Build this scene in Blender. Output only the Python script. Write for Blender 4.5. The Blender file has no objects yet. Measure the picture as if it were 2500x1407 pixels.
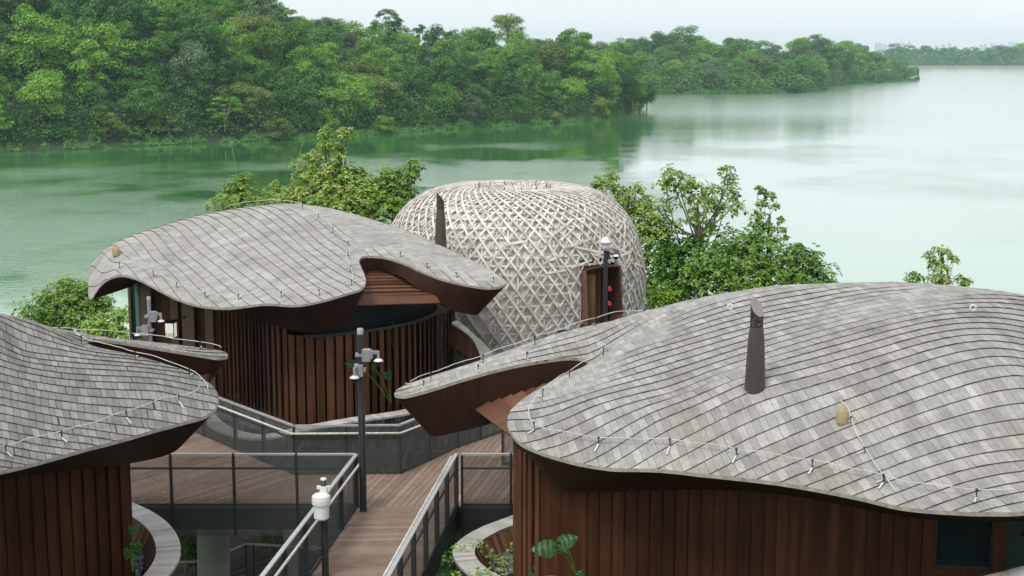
import bpy, math, random
import numpy as np
from mathutils import Vector, Matrix, noise
random.seed(7)
C = bpy.context.scene
# ------------------------------------------------------------------ camera
FPX, CAMZ, HOR = 3500.0, 25.0, 128.0
PITCH = math.atan((703.5 - HOR) / FPX)
cam = bpy.data.cameras.new('camera'); cam.sensor_width = 36.0; cam.lens = FPX * 36.0 / 2500.0
cam.clip_start = 0.5; cam.clip_end = 20000
camo = bpy.data.objects.new('camera', cam); C.collection.objects.link(camo)
camo.location = (0, 0, CAMZ); camo.rotation_euler = (math.radians(90) - PITCH, 0, 0)
C.camera = camo
# ------------------------------------------------------------------ sky and sun
SUN_EL, SUN_AZ = math.radians(58), math.radians(215)   # azimuth clockwise from +Y
w = bpy.data.worlds.new('World'); C.world = w; w.use_nodes = True
nt = w.node_tree; nt.nodes.clear()
def N(nt, t, **k):
    n = nt.nodes.new(t)
    for a, b in k.items(): setattr(n, a, b)
    return n
wo = N(nt, 'ShaderNodeOutputWorld'); bg = N(nt, 'ShaderNodeBackground'); bg.inputs[1].default_value = 0.10
sk = N(nt, 'ShaderNodeTexSky', sky_type='NISHITA', sun_disc=False)
sk.sun_elevation = SUN_EL; sk.sun_rotation = SUN_AZ; sk.dust_density = 3.0
tc = N(nt, 'ShaderNodeTexCoord'); mp = N(nt, 'ShaderNodeMapping'); mp.inputs['Scale'].default_value = (1, 1, 4)
ns = N(nt, 'ShaderNodeTexNoise'); ns.inputs['Scale'].default_value = 2.2; ns.inputs['Detail'].default_value = 5
cr = N(nt, 'ShaderNodeValToRGB'); cr.color_ramp.elements[0].color = (6.5, 6.75, 7.0, 1); cr.color_ramp.elements[1].color = (7.15, 7.25, 7.4, 1)
cr.color_ramp.elements[0].position = .3; cr.color_ramp.elements[1].position = .7
mx = N(nt, 'ShaderNodeMix', data_type='RGBA'); mx.inputs[0].default_value = 0.93
nt.links.new(tc.outputs['Generated'], mp.inputs[0]); nt.links.new(mp.outputs[0], ns.inputs[0]); nt.links.new(ns.outputs[0], cr.inputs[0])
nt.links.new(sk.outputs[0], mx.inputs[6]); nt.links.new(cr.outputs[0], mx.inputs[7]); nt.links.new(mx.outputs[2], bg.inputs[0]); nt.links.new(bg.outputs[0], wo.inputs[0])
sun = bpy.data.lights.new('sun', 'SUN'); sun.energy = 1.5; sun.angle = math.radians(20); sun.color = (1, .96, .9)
suno = bpy.data.objects.new('sun', sun); C.collection.objects.link(suno)
sd = Vector((math.sin(SUN_AZ) * math.cos(SUN_EL), math.cos(SUN_AZ) * math.cos(SUN_EL), math.sin(SUN_EL)))
suno.rotation_euler = (-sd).to_track_quat('-Z', 'Y').to_euler()
C.view_settings.view_transform = 'Standard'; C.view_settings.look = 'None'; C.view_settings.exposure = 0.56; C.view_settings.gamma = 1
C.view_settings.use_curve_mapping = False
C.render.engine = 'CYCLES'; C.cycles.max_bounces = 8; C.cycles.volume_bounces = 1; C.cycles.transparent_max_bounces = 16

# ------------------------------------------------------------------ helpers
cP, sP = math.cos(PITCH), math.sin(PITCH)
def P(px, py, Y):
    a, b = (px - 1250) / FPX, (703.5 - py) / FPX
    t = Y / (cP + b * sP)
    return Vector((a * t, Y, CAMZ + t * (-sP + b * cP)))
def PZ(px, py, z):
    a, b = (px - 1250) / FPX, (703.5 - py) / FPX
    t = (z - CAMZ) / (-sP + b * cP)
    return Vector((a * t, t * (cP + b * sP), z))
def PX(px, Y, z):          # a world point at depth Y and height z on the vertical plane of column px
    return Vector(((px - 1250) / FPX * (Y * cP + (CAMZ - z) * sP), Y, z))
def link(o, parent=None):
    C.collection.objects.link(o)
    if parent is not None: o.parent = parent
    return o
def tag(o, label=None, cat=None, group=None, kind=None):
    if label: o['label'] = label
    if cat: o['category'] = cat
    if group: o['group'] = group
    if kind: o['kind'] = kind
    return o
def empty(name, loc, label=None, cat=None, group=None, rz=0):
    o = bpy.data.objects.new(name, None); link(o); o.location = loc; o.rotation_euler = (0, 0, rz); o.empty_display_size = .2
    return tag(o, label, cat, group)
class MB:
    def __init__(s): s.v = []; s.f = []; s.m = []; s.uv = []; s.sm = []
    def face(s, pts, mi=0, uv=None, smooth=False):
        i = len(s.v); s.v.extend([tuple(p) for p in pts]); s.f.append(list(range(i, i + len(pts)))); s.m.append(mi); s.sm.append(smooth)
        s.uv.extend(uv if uv else [(0, 0)] * len(pts))
    def idx(s, verts, faces, mi=0, smooth=False, uvs=None):
        i = len(s.v); s.v.extend([tuple(p) for p in verts])
        for f in faces:
            s.f.append([i + k for k in f]); s.m.append(mi); s.sm.append(smooth)
            s.uv.extend([uvs[k] for k in f] if uvs else [(0, 0)] * len(f))
    def box(s, c, d, mi=0, rot=None, bev=0.0):
        x, y, z = d[0] / 2, d[1] / 2, d[2] / 2
        vs = [Vector((a * x, b * y, e * z)) for a in (-1, 1) for b in (-1, 1) for e in (-1, 1)]
        if rot is not None: vs = [rot @ v for v in vs]
        vs = [v + Vector(c) for v in vs]
        s.idx(vs, [(0, 1, 3, 2), (4, 6, 7, 5), (0, 4, 5, 1), (2, 3, 7, 6), (0, 2, 6, 4), (1, 5, 7, 3)], mi)
    def bar(s, a, b, wd, ht, mi=0, up=Vector((0, 0, 1)), uvrep=None):   # box-section bar from a to b
        a, b = Vector(a), Vector(b); d = (b - a); L = d.length; d.normalize()
        sx = d.cross(up); sx = sx.normalized() if sx.length > 1e-6 else Vector((1, 0, 0)); u2 = sx.cross(d)
        q = [sx * (i * wd / 2) + u2 * (j * ht / 2) for i, j in ((-1, -1), (1, -1), (1, 1), (-1, 1))]
        vs = [a + k for k in q] + [b + k for k in q]
        s.idx(vs, [(3, 2, 1, 0), (4, 5, 6, 7), (0, 1, 5, 4), (1, 2, 6, 5), (2, 3, 7, 6), (3, 0, 4, 7)], mi)
    def tube(s, pts, r, n=8, mi=0, cap=True, smooth=True):
        pts = [Vector(p) for p in pts]; k = len(pts); rr = r if hasattr(r, '__len__') else [r] * k
        vs = []; prev = None
        for i in range(k):
            t = (pts[min(i + 1, k - 1)] - pts[max(i - 1, 0)]).normalized()
            if prev is None: a = t.orthogonal().normalized()
            else: a = (prev - t * prev.dot(t)).normalized()
            prev = a; b = t.cross(a)
            for j in range(n):
                an = 2 * math.pi * j / n; vs.append(pts[i] + (a * math.cos(an) + b * math.sin(an)) * rr[i])
        fs = [(i * n + j, i * n + (j + 1) % n, (i + 1) * n + (j + 1) % n, (i + 1) * n + j) for i in range(k - 1) for j in range(n)]
        s.idx(vs, fs, mi, smooth)
        if cap:
            s.idx(vs[:n], [tuple(range(n - 1, -1, -1))], mi); s.idx(vs[-n:], [tuple(range(n))], mi)
    def lathe(s, c, prof, n=16, mi=0, smooth=True):
        c = Vector(c); k = len(prof)
        vs = [c + Vector((r * math.cos(2 * math.pi * j / n), r * math.sin(2 * math.pi * j / n), z)) for r, z in prof for j in range(n)]
        fs = [(i * n + j, i * n + (j + 1) % n, (i + 1) * n + (j + 1) % n, (i + 1) * n + j) for i in range(k - 1) for j in range(n)]
        s.idx(vs, fs, mi, smooth)
    def build(s, name, mats, parent=None, origin=None):
        me = bpy.data.meshes.new(name)
        o = Vector(origin) if origin is not None else Vector((0, 0, 0))
        pl = Vector((0, 0, 0))
        q = parent
        while q is not None: pl = pl + q.location; q = q.parent      # parents are never rotated or scaled
        off = o if parent is None else pl
        vs = [(v[0] - off[0], v[1] - off[1], v[2] - off[2]) for v in s.v]
        me.from_pydata(vs, [], s.f)
        for m in (mats if isinstance(mats, (list, tuple)) else [mats]): me.materials.append(m)
        me.polygons.foreach_set('material_index', s.m); me.polygons.foreach_set('use_smooth', s.sm)
        ul = me.uv_layers.new(name='UVMap')
        flat = []
        k = 0
        # loops are emitted in face order, uv stored in the same order
        for (a, b) in s.uv: flat.extend((a, b))
        ul.data.foreach_set('uv', flat)
        me.update()
        ob = bpy.data.objects.new(name, me); link(ob, parent)
        if parent is None: ob.location = o
        return ob

# ------------------------------------------------------------------ materials
def mat(name):
    m = bpy.data.materials.new(name); m.use_nodes = True; t = m.node_tree
    return m, t, t.nodes['Principled BSDF'], t.nodes['Material Output']
def setp(b, col=None, rough=None, metal=None, spec=None):
    if col is not None: b.inputs['Base Color'].default_value = (*col, 1)
    if rough is not None: b.inputs['Roughness'].default_value = rough
    if metal is not None: b.inputs['Metallic'].default_value = metal
    if spec is not None: b.inputs['Specular IOR Level'].default_value = spec
def math_(t, op, a, b=None, c=None):
    n = N(t, 'ShaderNodeMath', operation=op)
    for i, x in enumerate((a, b, c)):
        if x is None: continue
        if isinstance(x, (int, float)): n.inputs[i].default_value = x
        else: t.links.new(x, n.inputs[i])
    return n.outputs[0]
def mixc(t, fac, a, b, bt='MIX'):
    n = N(t, 'ShaderNodeMix', data_type='RGBA', blend_type=bt)
    for i, x in ((0, fac), (6, a), (7, b)):
        if isinstance(x, (int, float)): n.inputs[i].default_value = x
        elif isinstance(x, tuple): n.inputs[i].default_value = (*x, 1)
        else: t.links.new(x, n.inputs[i])
    return n.outputs[2]
def ramp(t, fac, stops):
    n = N(t, 'ShaderNodeValToRGB'); e = n.color_ramp.elements
    while len(e) < len(stops): e.new(.5)
    for i, (p, c) in enumerate(stops): e[i].position = p; e[i].color = (*c, 1)
    t.links.new(fac, n.inputs[0]); return n.outputs[0]
def noise_(t, vec, scale, detail=4, rough=.55, sc3=None):
    if sc3:
        m = N(t, 'ShaderNodeMapping'); m.inputs['Scale'].default_value = sc3; t.links.new(vec, m.inputs[0]); vec = m.outputs[0]
    n = N(t, 'ShaderNodeTexNoise'); n.inputs['Scale'].default_value = scale; n.inputs['Detail'].default_value = detail; n.inputs['Roughness'].default_value = rough
    t.links.new(vec, n.inputs['Vector']); return n.outputs[0]
def bump(t, b, h, strength=.3, dist=.02):
    n = N(t, 'ShaderNodeBump'); n.inputs['Strength'].default_value = strength; n.inputs['Distance'].default_value = dist
    t.links.new(h, n.inputs['Height']); t.links.new(n.outputs[0], b.inputs['Normal'])
def simple(name, col, rough=.5, metal=0, vary=.15, scale=6, spec=None):
    m, t, b, o = mat(name); setp(b, col, rough, metal, spec)
    g = N(t, 'ShaderNodeTexCoord')
    f = noise_(t, g.outputs['Object'], scale, 5)
    c = ramp(t, f, [(.3, tuple(x * (1 - vary) for x in col)), (.7, tuple(min(1, x * (1 + vary)) for x in col))])
    t.links.new(c, b.inputs['Base Color']); return m
def shingle(name, w_, lo, hi, tint, joint=.05, gwid=.012, jstr=1.0, gstr=.55):
    # uv: u metres along the course, v = course index + fraction
    m, t, b, o = mat(name); g = N(t, 'ShaderNodeTexCoord'); s = N(t, 'ShaderNodeSeparateXYZ'); t.links.new(g.outputs['UV'], s.inputs[0])
    row = math_(t, 'FLOOR', s.outputs[1])
    wn = N(t, 'ShaderNodeTexWhiteNoise', noise_dimensions='1D'); t.links.new(row, wn.inputs['W'])
    wob = noise_(t, g.outputs['UV'], 1.0, 2, .5, (7, .001, 1))
    uu = math_(t, 'ADD', math_(t, 'DIVIDE', s.outputs[0], w_), math_(t, 'MULTIPLY', wn.outputs[0], 7.0))
    uu = math_(t, 'ADD', uu, math_(t, 'MULTIPLY', wob, 1.3))
    cell = math_(t, 'FLOOR', uu); fr = math_(t, 'FRACT', uu)
    cb = N(t, 'ShaderNodeCombineXYZ'); t.links.new(cell, cb.inputs[0]); t.links.new(row, cb.inputs[1])
    w2 = N(t, 'ShaderNodeTexWhiteNoise', noise_dimensions='2D'); t.links.new(cb.outputs[0], w2.inputs['Vector'])
    col = ramp(t, w2.outputs[0], [(0, lo), (.5, tuple((a + b_) / 2 for a, b_ in zip(lo, hi))), (.93, hi), (1, tuple(x * 1.1 for x in hi))])
    # grain runs down the slope
    gr = noise_(t, g.outputs['UV'], 1.0, 6, .65, (90, 3.0, 1))
    col = mixc(t, gstr, col, ramp(t, gr, [(.25, (.55, .55, .55)), (.75, (1.35, 1.35, 1.35))]), 'MULTIPLY')
    big = noise_(t, g.outputs['Object'], .55, 4)
    col = mixc(t, ramp(t, big, [(.42, (0, 0, 0)), (.7, (1, 1, 1))]), col, mixc(t, .8, col, tint, 'MULTIPLY'))
    md_ = noise_(t, g.outputs['Object'], 2.6, 5, .65); col = mixc(t, 1.0, col, ramp(t, md_, [(.3, (.80, .79, .78)), (.7, (1.16, 1.16, 1.15))]), 'MULTIPLY')
    stn = noise_(t, g.outputs['UV'], 1.0, 5, .6, (2.2, .12, 1)); col = mixc(t, 1.0, col, ramp(t, stn, [(.34, (.86, .86, .855)), (.52, (1.0, 1.0, 1.0)), (.75, (1.05, 1.05, 1.05))]), 'MULTIPLY')
    sp = noise_(t, g.outputs['Object'], 22, 3, .7)
    col = mixc(t, ramp(t, sp, [(.60, (0, 0, 0)), (.72, (.55, .55, .55))]), col, (.10, .098, .09))
    up = math_(t, 'LESS_THAN', math_(t, 'FRACT', s.outputs[1]), .08)
    jm = math_(t, 'LESS_THAN', fr, gwid / w_)
    col = mixc(t, math_(t, 'MULTIPLY', jm, jstr), col, (joint, joint, joint * .95))
    t.links.new(col, b.inputs['Base Color']); setp(b, None, .75, 0, .35)
    h = math_(t, 'ADD', math_(t, 'MULTIPLY', w2.outputs[0], .5), math_(t, 'MULTIPLY', gr, .4))
    h = math_(t, 'SUBTRACT', h, math_(t, 'MULTIPLY', jm, 1.2))
    bump(t, b, h, .5, .008)
    return m
def timber(name, dark, mid, light, rough=.5, grain=(14, 14, .7), isl=.6, wide=.4):
    m, t, b, o = mat(name); g = N(t, 'ShaderNodeTexCoord'); ge = N(t, 'ShaderNodeNewGeometry')
    gr = noise_(t, g.outputs['Object'], 1.0, 6, .6, grain)
    big = noise_(t, g.outputs['Object'], wide, 4)
    stk = noise_(t, g.outputs['Object'], 1.0, 4, .6, tuple(q * .22 for q in grain))
    v = math_(t, 'ADD', math_(t, 'ADD', math_(t, 'MULTIPLY', gr, .45), math_(t, 'MULTIPLY', big, .3)), math_(t, 'MULTIPLY', stk, .25))
    v = math_(t, 'ADD', math_(t, 'MULTIPLY', v, 1.0), math_(t, 'MULTIPLY', math_(t, 'SUBTRACT', ge.outputs['Random Per Island'], .5), isl))
    col = ramp(t, v, [(.25, dark), (.52, mid), (.8, light)])
    t.links.new(col, b.inputs['Base Color']); setp(b, None, rough + .08, 0, .18); bump(t, b, gr, .35, .008); return m
M = {}
M['shingle'] = shingle('weathered shingle', .115, (.295, .288, .273), (.41, .403, .385), (.78, .76, .72), .10, .006, .75, .75)
M['shingle_mid'] = shingle('silvery shingle', .12, (.345, .336, .320), (.42, .41, .392), (.84, .83, .81), .2, .005, .4, .8)
M['shingle_dark'] = shingle('grey shingle tiles', .115, (.20, .195, .185), (.30, .293, .283), (.78, .76, .73), .035, .007)
M['butt'] = simple('shade-dark shingle butt end', (.06, .055, .05), .9)  # darkened so each butt carries the shade of the gap under the course
M['edge'] = simple('roof edge timber', (.33, .31, .25), .8, 0, .3, 9)
M['rust'] = timber('rusty brown timber', (.016, .006, .003), (.066, .023, .010), (.15, .058, .028), .5, (16, 16, .8), .14, 1.1)
M['batten'] = timber('rusty brown battens', (.030, .013, .007), (.115, .048, .023), (.23, .105, .055), .5, (16, 16, .8), .2, 1.0)
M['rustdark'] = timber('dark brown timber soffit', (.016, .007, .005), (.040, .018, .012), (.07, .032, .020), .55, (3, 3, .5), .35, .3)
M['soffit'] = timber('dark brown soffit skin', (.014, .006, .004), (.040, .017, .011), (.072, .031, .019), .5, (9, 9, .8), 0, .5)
M['redwood'] = timber('reddish slatted timber', (.045, .020, .011), (.115, .052, .030), (.20, .10, .062), .55, (2, 30, 30), .35)
M['door'] = timber('brown door boards', (.06, .03, .02), (.12, .06, .042), (.2, .11, .08))
M['taupe'] = timber('taupe timber panel', (.08, .05, .035), (.13, .085, .058), (.18, .12, .085))
M['greywood'] = timber('silver grey timber', (.30, .29, .27), (.46, .45, .42), (.6, .59, .56), .7, (3, 3, 30), .35)
M['lattice'] = timber('bleached lattice slats', (.42, .38, .335), (.64, .60, .545), (.82, .79, .74), .75, (6, 6, 6), .45)
M['plank'] = timber('brown composite planks', (.165, .112, .084), (.25, .180, .140), (.34, .255, .205), .6, (5, 5, 5), .25)
M['plankdark'] = timber('dark planks', (.06, .045, .042), (.10, .078, .073), (.15, .12, .115), .6, (5, 5, 5), .4)  # darker plank tones for the lower boardwalk
M['inner'] = simple('pale grey membrane', (.60, .60, .57), .8, 0, .22, 1.5)
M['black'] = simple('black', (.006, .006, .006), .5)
M['iron'] = simple('dark grey painted steel', (.035, .04, .043), .45, .2)
M['steel'] = simple('galvanised rail steel', (.46, .48, .49), .4, .4, .1)
M['cream'] = simple('cream handrail', (.56, .53, .47), .6, 0, .3, 14)
M['pole'] = simple('charcoal pole paint', (.032, .034, .038), .4, .1)
M['greymetal'] = simple('light grey camera housing', (.28, .29, .31), .45, .1)
M['white'] = simple('white plastic', (.72, .72, .70), .45, 0, .06)
M['cable'] = simple('white cable', (.55, .55, .52), .5, 0, .15, 3)
M['glassblack'] = simple('black dome glass', (.01, .01, .012), .08)
M['red'] = simple('red alarm plastic', (.42, .03, .025), .5)
M['flue'] = simple('brown painted flue', (.075, .055, .047), .38, .1, .15)
M['flueface'] = simple('flue cap face', (.26, .23, .20), .5, .1, .1)
M['fluemesh'] = simple('flue mesh', (.04, .03, .026), .6)
M['bag'] = simple('beige canvas bag', (.42, .34, .2), .8)
M['concrete'] = simple('concrete', (.24, .245, .22), .85, 0, .2, 2.5)
M['dirt'] = simple('soil', (.05, .04, .025), .95, 0, .3)
M['bark'] = simple('bark', (.14, .11, .085), .9, 0, .3, 3)
M['palebark'] = simple('pale bark', (.34, .27, .21), .9, 0, .25, 3)
M['stone'] = simple('dam stone', (.20, .185, .16), .9, 0, .3, .3)
M['pebble'] = None
def pebble():
    m, t, b, o = mat('grey pebbles'); ge = N(t, 'ShaderNodeNewGeometry')
    c = ramp(t, ge.outputs['Random Per Island'], [(0, (.05, .06, .075)), (.6, (.13, .15, .175)), (1, (.26, .28, .3))])
    t.links.new(c, b.inputs['Base Color']); setp(b, None, .6); return m
M['pebble'] = pebble()
def leafmat(name, cols, spec=.14, rough=.5, obvar=.45, trans=.25):
    m, t, b, o = mat(name); ge = N(t, 'ShaderNodeNewGeometry'); oi = N(t, 'ShaderNodeObjectInfo'); g = N(t, 'ShaderNodeTexCoord')
    n = noise_(t, g.outputs['Object'], .5, 3)
    n = math_(t, 'ADD', math_(t, 'MULTIPLY', math_(t, 'SUBTRACT', n, .5), 2.0), .5)
    v = math_(t, 'ADD', math_(t, 'MULTIPLY', ge.outputs['Random Per Island'], .45), math_(t, 'MULTIPLY', n, .55))
    v = math_(t, 'ADD', v, math_(t, 'MULTIPLY', math_(t, 'SUBTRACT', oi.outputs['Random'], .5), obvar))
    k = len(cols)
    c = ramp(t, v, [(.15 + .7 * i / (k - 1), cols[i]) for i in range(k)])
    t.links.new(c, b.inputs['Base Color']); setp(b, None, rough, 0, spec)
    tr = N(t, 'ShaderNodeBsdfTranslucent'); t.links.new(c, tr.inputs[0]); ms = N(t, 'ShaderNodeMixShader'); ms.inputs[0].default_value = trans
    t.links.new(b.outputs[0], ms.inputs[1]); t.links.new(tr.outputs[0], ms.inputs[2]); t.links.new(ms.outputs[0], o.inputs[0]); return m
M['leafdark'] = leafmat('dark green foliage', [(.020, .07, .018), (.070, .185, .038), (.17, .34, .065)])
M['leafmid'] = leafmat('mid green foliage', [(.036, .11, .018), (.12, .285, .040), (.27, .47, .07)])
M['leafolive'] = leafmat('olive foliage', [(.055, .10, .022), (.14, .205, .045), (.28, .35, .085)])
M['leafyel'] = leafmat('yellow green foliage', [(.07, .16, .018), (.14, .28, .03), (.24, .42, .05)])
M['leafgrey'] = leafmat('grey green foliage', [(.07, .12, .06), (.13, .21, .10), (.22, .32, .17)])
M['leafunder'] = leafmat('understory foliage', [(.018, .06, .014), (.060, .16, .03), (.16, .31, .055)])
M['leafshore'] = leafmat('shore broad leaves', [(.04, .12, .025), (.08, .205, .045), (.15, .30, .085)])
M['leafnear'] = leafmat('near tree leaves', [(.05, .13, .02), (.12, .26, .032), (.23, .39, .055), (.40, .46, .13)], .4, .4)
M['leafbush'] = leafmat('bright bush leaves', [(.07, .16, .016), (.16, .32, .025), (.30, .46, .05)], .4, .4)
M['leafear'] = leafmat('broad plant leaf', [(.012, .055, .010), (.028, .10, .018), (.05, .14, .028)], .4, .35, .1, .3)
def meshmat(name, sx, sy, wire):
    # expanded metal: diamond holes, uv in metres
    m, t, b, o = mat(name); g = N(t, 'ShaderNodeTexCoord'); s = N(t, 'ShaderNodeSeparateXYZ'); t.links.new(g.outputs['UV'], s.inputs[0])
    a = math_(t, 'DIVIDE', s.outputs[0], sx); c = math_(t, 'DIVIDE', s.outputs[1], sy)
    p = math_(t, 'PINGPONG', math_(t, 'ADD', a, c), .5); q = math_(t, 'PINGPONG', math_(t, 'SUBTRACT', a, c), .5)
    h = math_(t, 'LESS_THAN', math_(t, 'MINIMUM', p, q), wire)
    setp(b, (.095, .10, .102), .5, .2)
    tr = N(t, 'ShaderNodeBsdfTransparent'); ms = N(t, 'ShaderNodeMixShader'); t.links.new(h, ms.inputs[0])
    t.links.new(tr.outputs[0], ms.inputs[1]); t.links.new(b.outputs[0], ms.inputs[2]); t.links.new(ms.outputs[0], o.inputs[0]); return m
M['mesh'] = meshmat('expanded metal mesh', .06, .03, .17)
M['ochre'] = timber('ochre brown timber', (.10, .05, .025), (.22, .125, .065), (.34, .21, .12), .6, (12, 12, .8), .4)
def glassmat():
    m, t, b, o = mat('dark window glass'); setp(b, (.012, .022, .024), .05, 0, .8); return m
M['glass'] = glassmat()
def tealglass():
    m, t, b, o = mat('teal window glass'); setp(b, (.10, .22, .20), .08, 0, .6); return m
M['teal'] = tealglass()

# ------------------------------------------------------------------ curves
def cr3(pts, n, closed=False):
    pts = [Vector(p) for p in pts]; k = len(pts); out = []
    rng = k if closed else k - 1
    for i in range(rng):
        g = (lambda j: pts[j % k]) if closed else (lambda j: pts[min(max(j, 0), k - 1)])
        p0, p1, p2, p3 = g(i - 1), g(i), g(i + 1), g(i + 2)
        # centripetal-ish: scale tangents by neighbouring segment length
        d1 = (p2 - p1).length + 1e-6; da = (p1 - p0).length + 1e-6; db = (p3 - p2).length + 1e-6
        m1 = ((p1 - p0) / da + (p2 - p1) / d1) * .5 * d1 if da > 1e-5 else (p2 - p1)
        m2 = ((p3 - p2) / db + (p2 - p1) / d1) * .5 * d1 if db > 1e-5 else (p2 - p1)
        for s in range(n):
            t = s / n; t2 = t * t; t3 = t2 * t
            out.append((2 * t3 - 3 * t2 + 1) * p1 + (t3 - 2 * t2 + t) * m1 + (-2 * t3 + 3 * t2) * p2 + (t3 - t2) * m2)
    if not closed: out.append(pts[-1].copy())
    return out
def resample(pts, step):
    d = [0]
    for a, b in zip(pts, pts[1:]): d.append(d[-1] + (b - a).length)
    n = max(1, round(d[-1] / step)); out = []; j = 0
    for i in range(n + 1):
        s = d[-1] * i / n
        while j < len(pts) - 2 and d[j + 1] < s: j += 1
        f = (s - d[j]) / max(1e-9, d[j + 1] - d[j]); out.append(pts[j].lerp(pts[j + 1], min(1, max(0, f))))
    return out
class TPS:
    def __init__(s, pts, lam=.003):
        p = np.array([(q[0], q[1]) for q in pts]); z = np.array([q[2] for q in pts]); s.c = p.mean(0); p = p - s.c; n = len(p); s.p = p
        K = s.U(((p[:, None] - p[None]) ** 2).sum(-1)) + lam * np.eye(n)
        A = np.zeros((n + 3, n + 3)); A[:n, :n] = K; A[:n, n] = 1; A[:n, n + 1:] = p; A[n, :n] = 1; A[n + 1:, :n] = p.T
        s.w = np.linalg.solve(A, np.concatenate([z, np.zeros(3)]))
    def U(s, r2): return .5 * r2 * np.log(r2 + 1e-12)
    def __call__(s, x, y):
        q = np.array([x, y]) - s.c; r2 = ((s.p - q) ** 2).sum(1)
        return float(s.U(r2) @ s.w[:-3] + s.w[-3] + q @ s.w[-2:])
    def many(s, q):
        q = np.asarray(q, float) - s.c; r2 = ((q[:, None] - s.p[None]) ** 2).sum(-1)
        return s.U(r2) @ s.w[:-3] + s.w[-3] + q @ s.w[-2:]
def clip_half(poly, ax, val, keep_less):
    out = []; n = len(poly)
    for i in range(n):
        a, b = poly[i], poly[(i + 1) % n]
        ia = (a[ax] <= val) if keep_less else (a[ax] >= val); ib = (b[ax] <= val) if keep_less else (b[ax] >= val)
        if ia: out.append(a)
        if ia != ib:
            f = (val - a[ax]) / (b[ax] - a[ax]); q = [a[0] + (b[0] - a[0]) * f, a[1] + (b[1] - a[1]) * f]; q[ax] = val; out.append(tuple(q))
    return out
def inpoly(x, y, poly):
    r = False; n = len(poly); j = n - 1
    for i in range(n):
        xi, yi = poly[i]; xj, yj = poly[j]
        if (yi > y) != (yj > y) and x < (xj - xi) * (y - yi) / (yj - yi) + xi: r = not r
        j = i
    return r
def area(p):
    return .5 * sum(p[i][0] * p[(i + 1) % len(p)][1] - p[(i + 1) % len(p)][0] * p[i][1] for i in range(len(p)))

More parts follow.
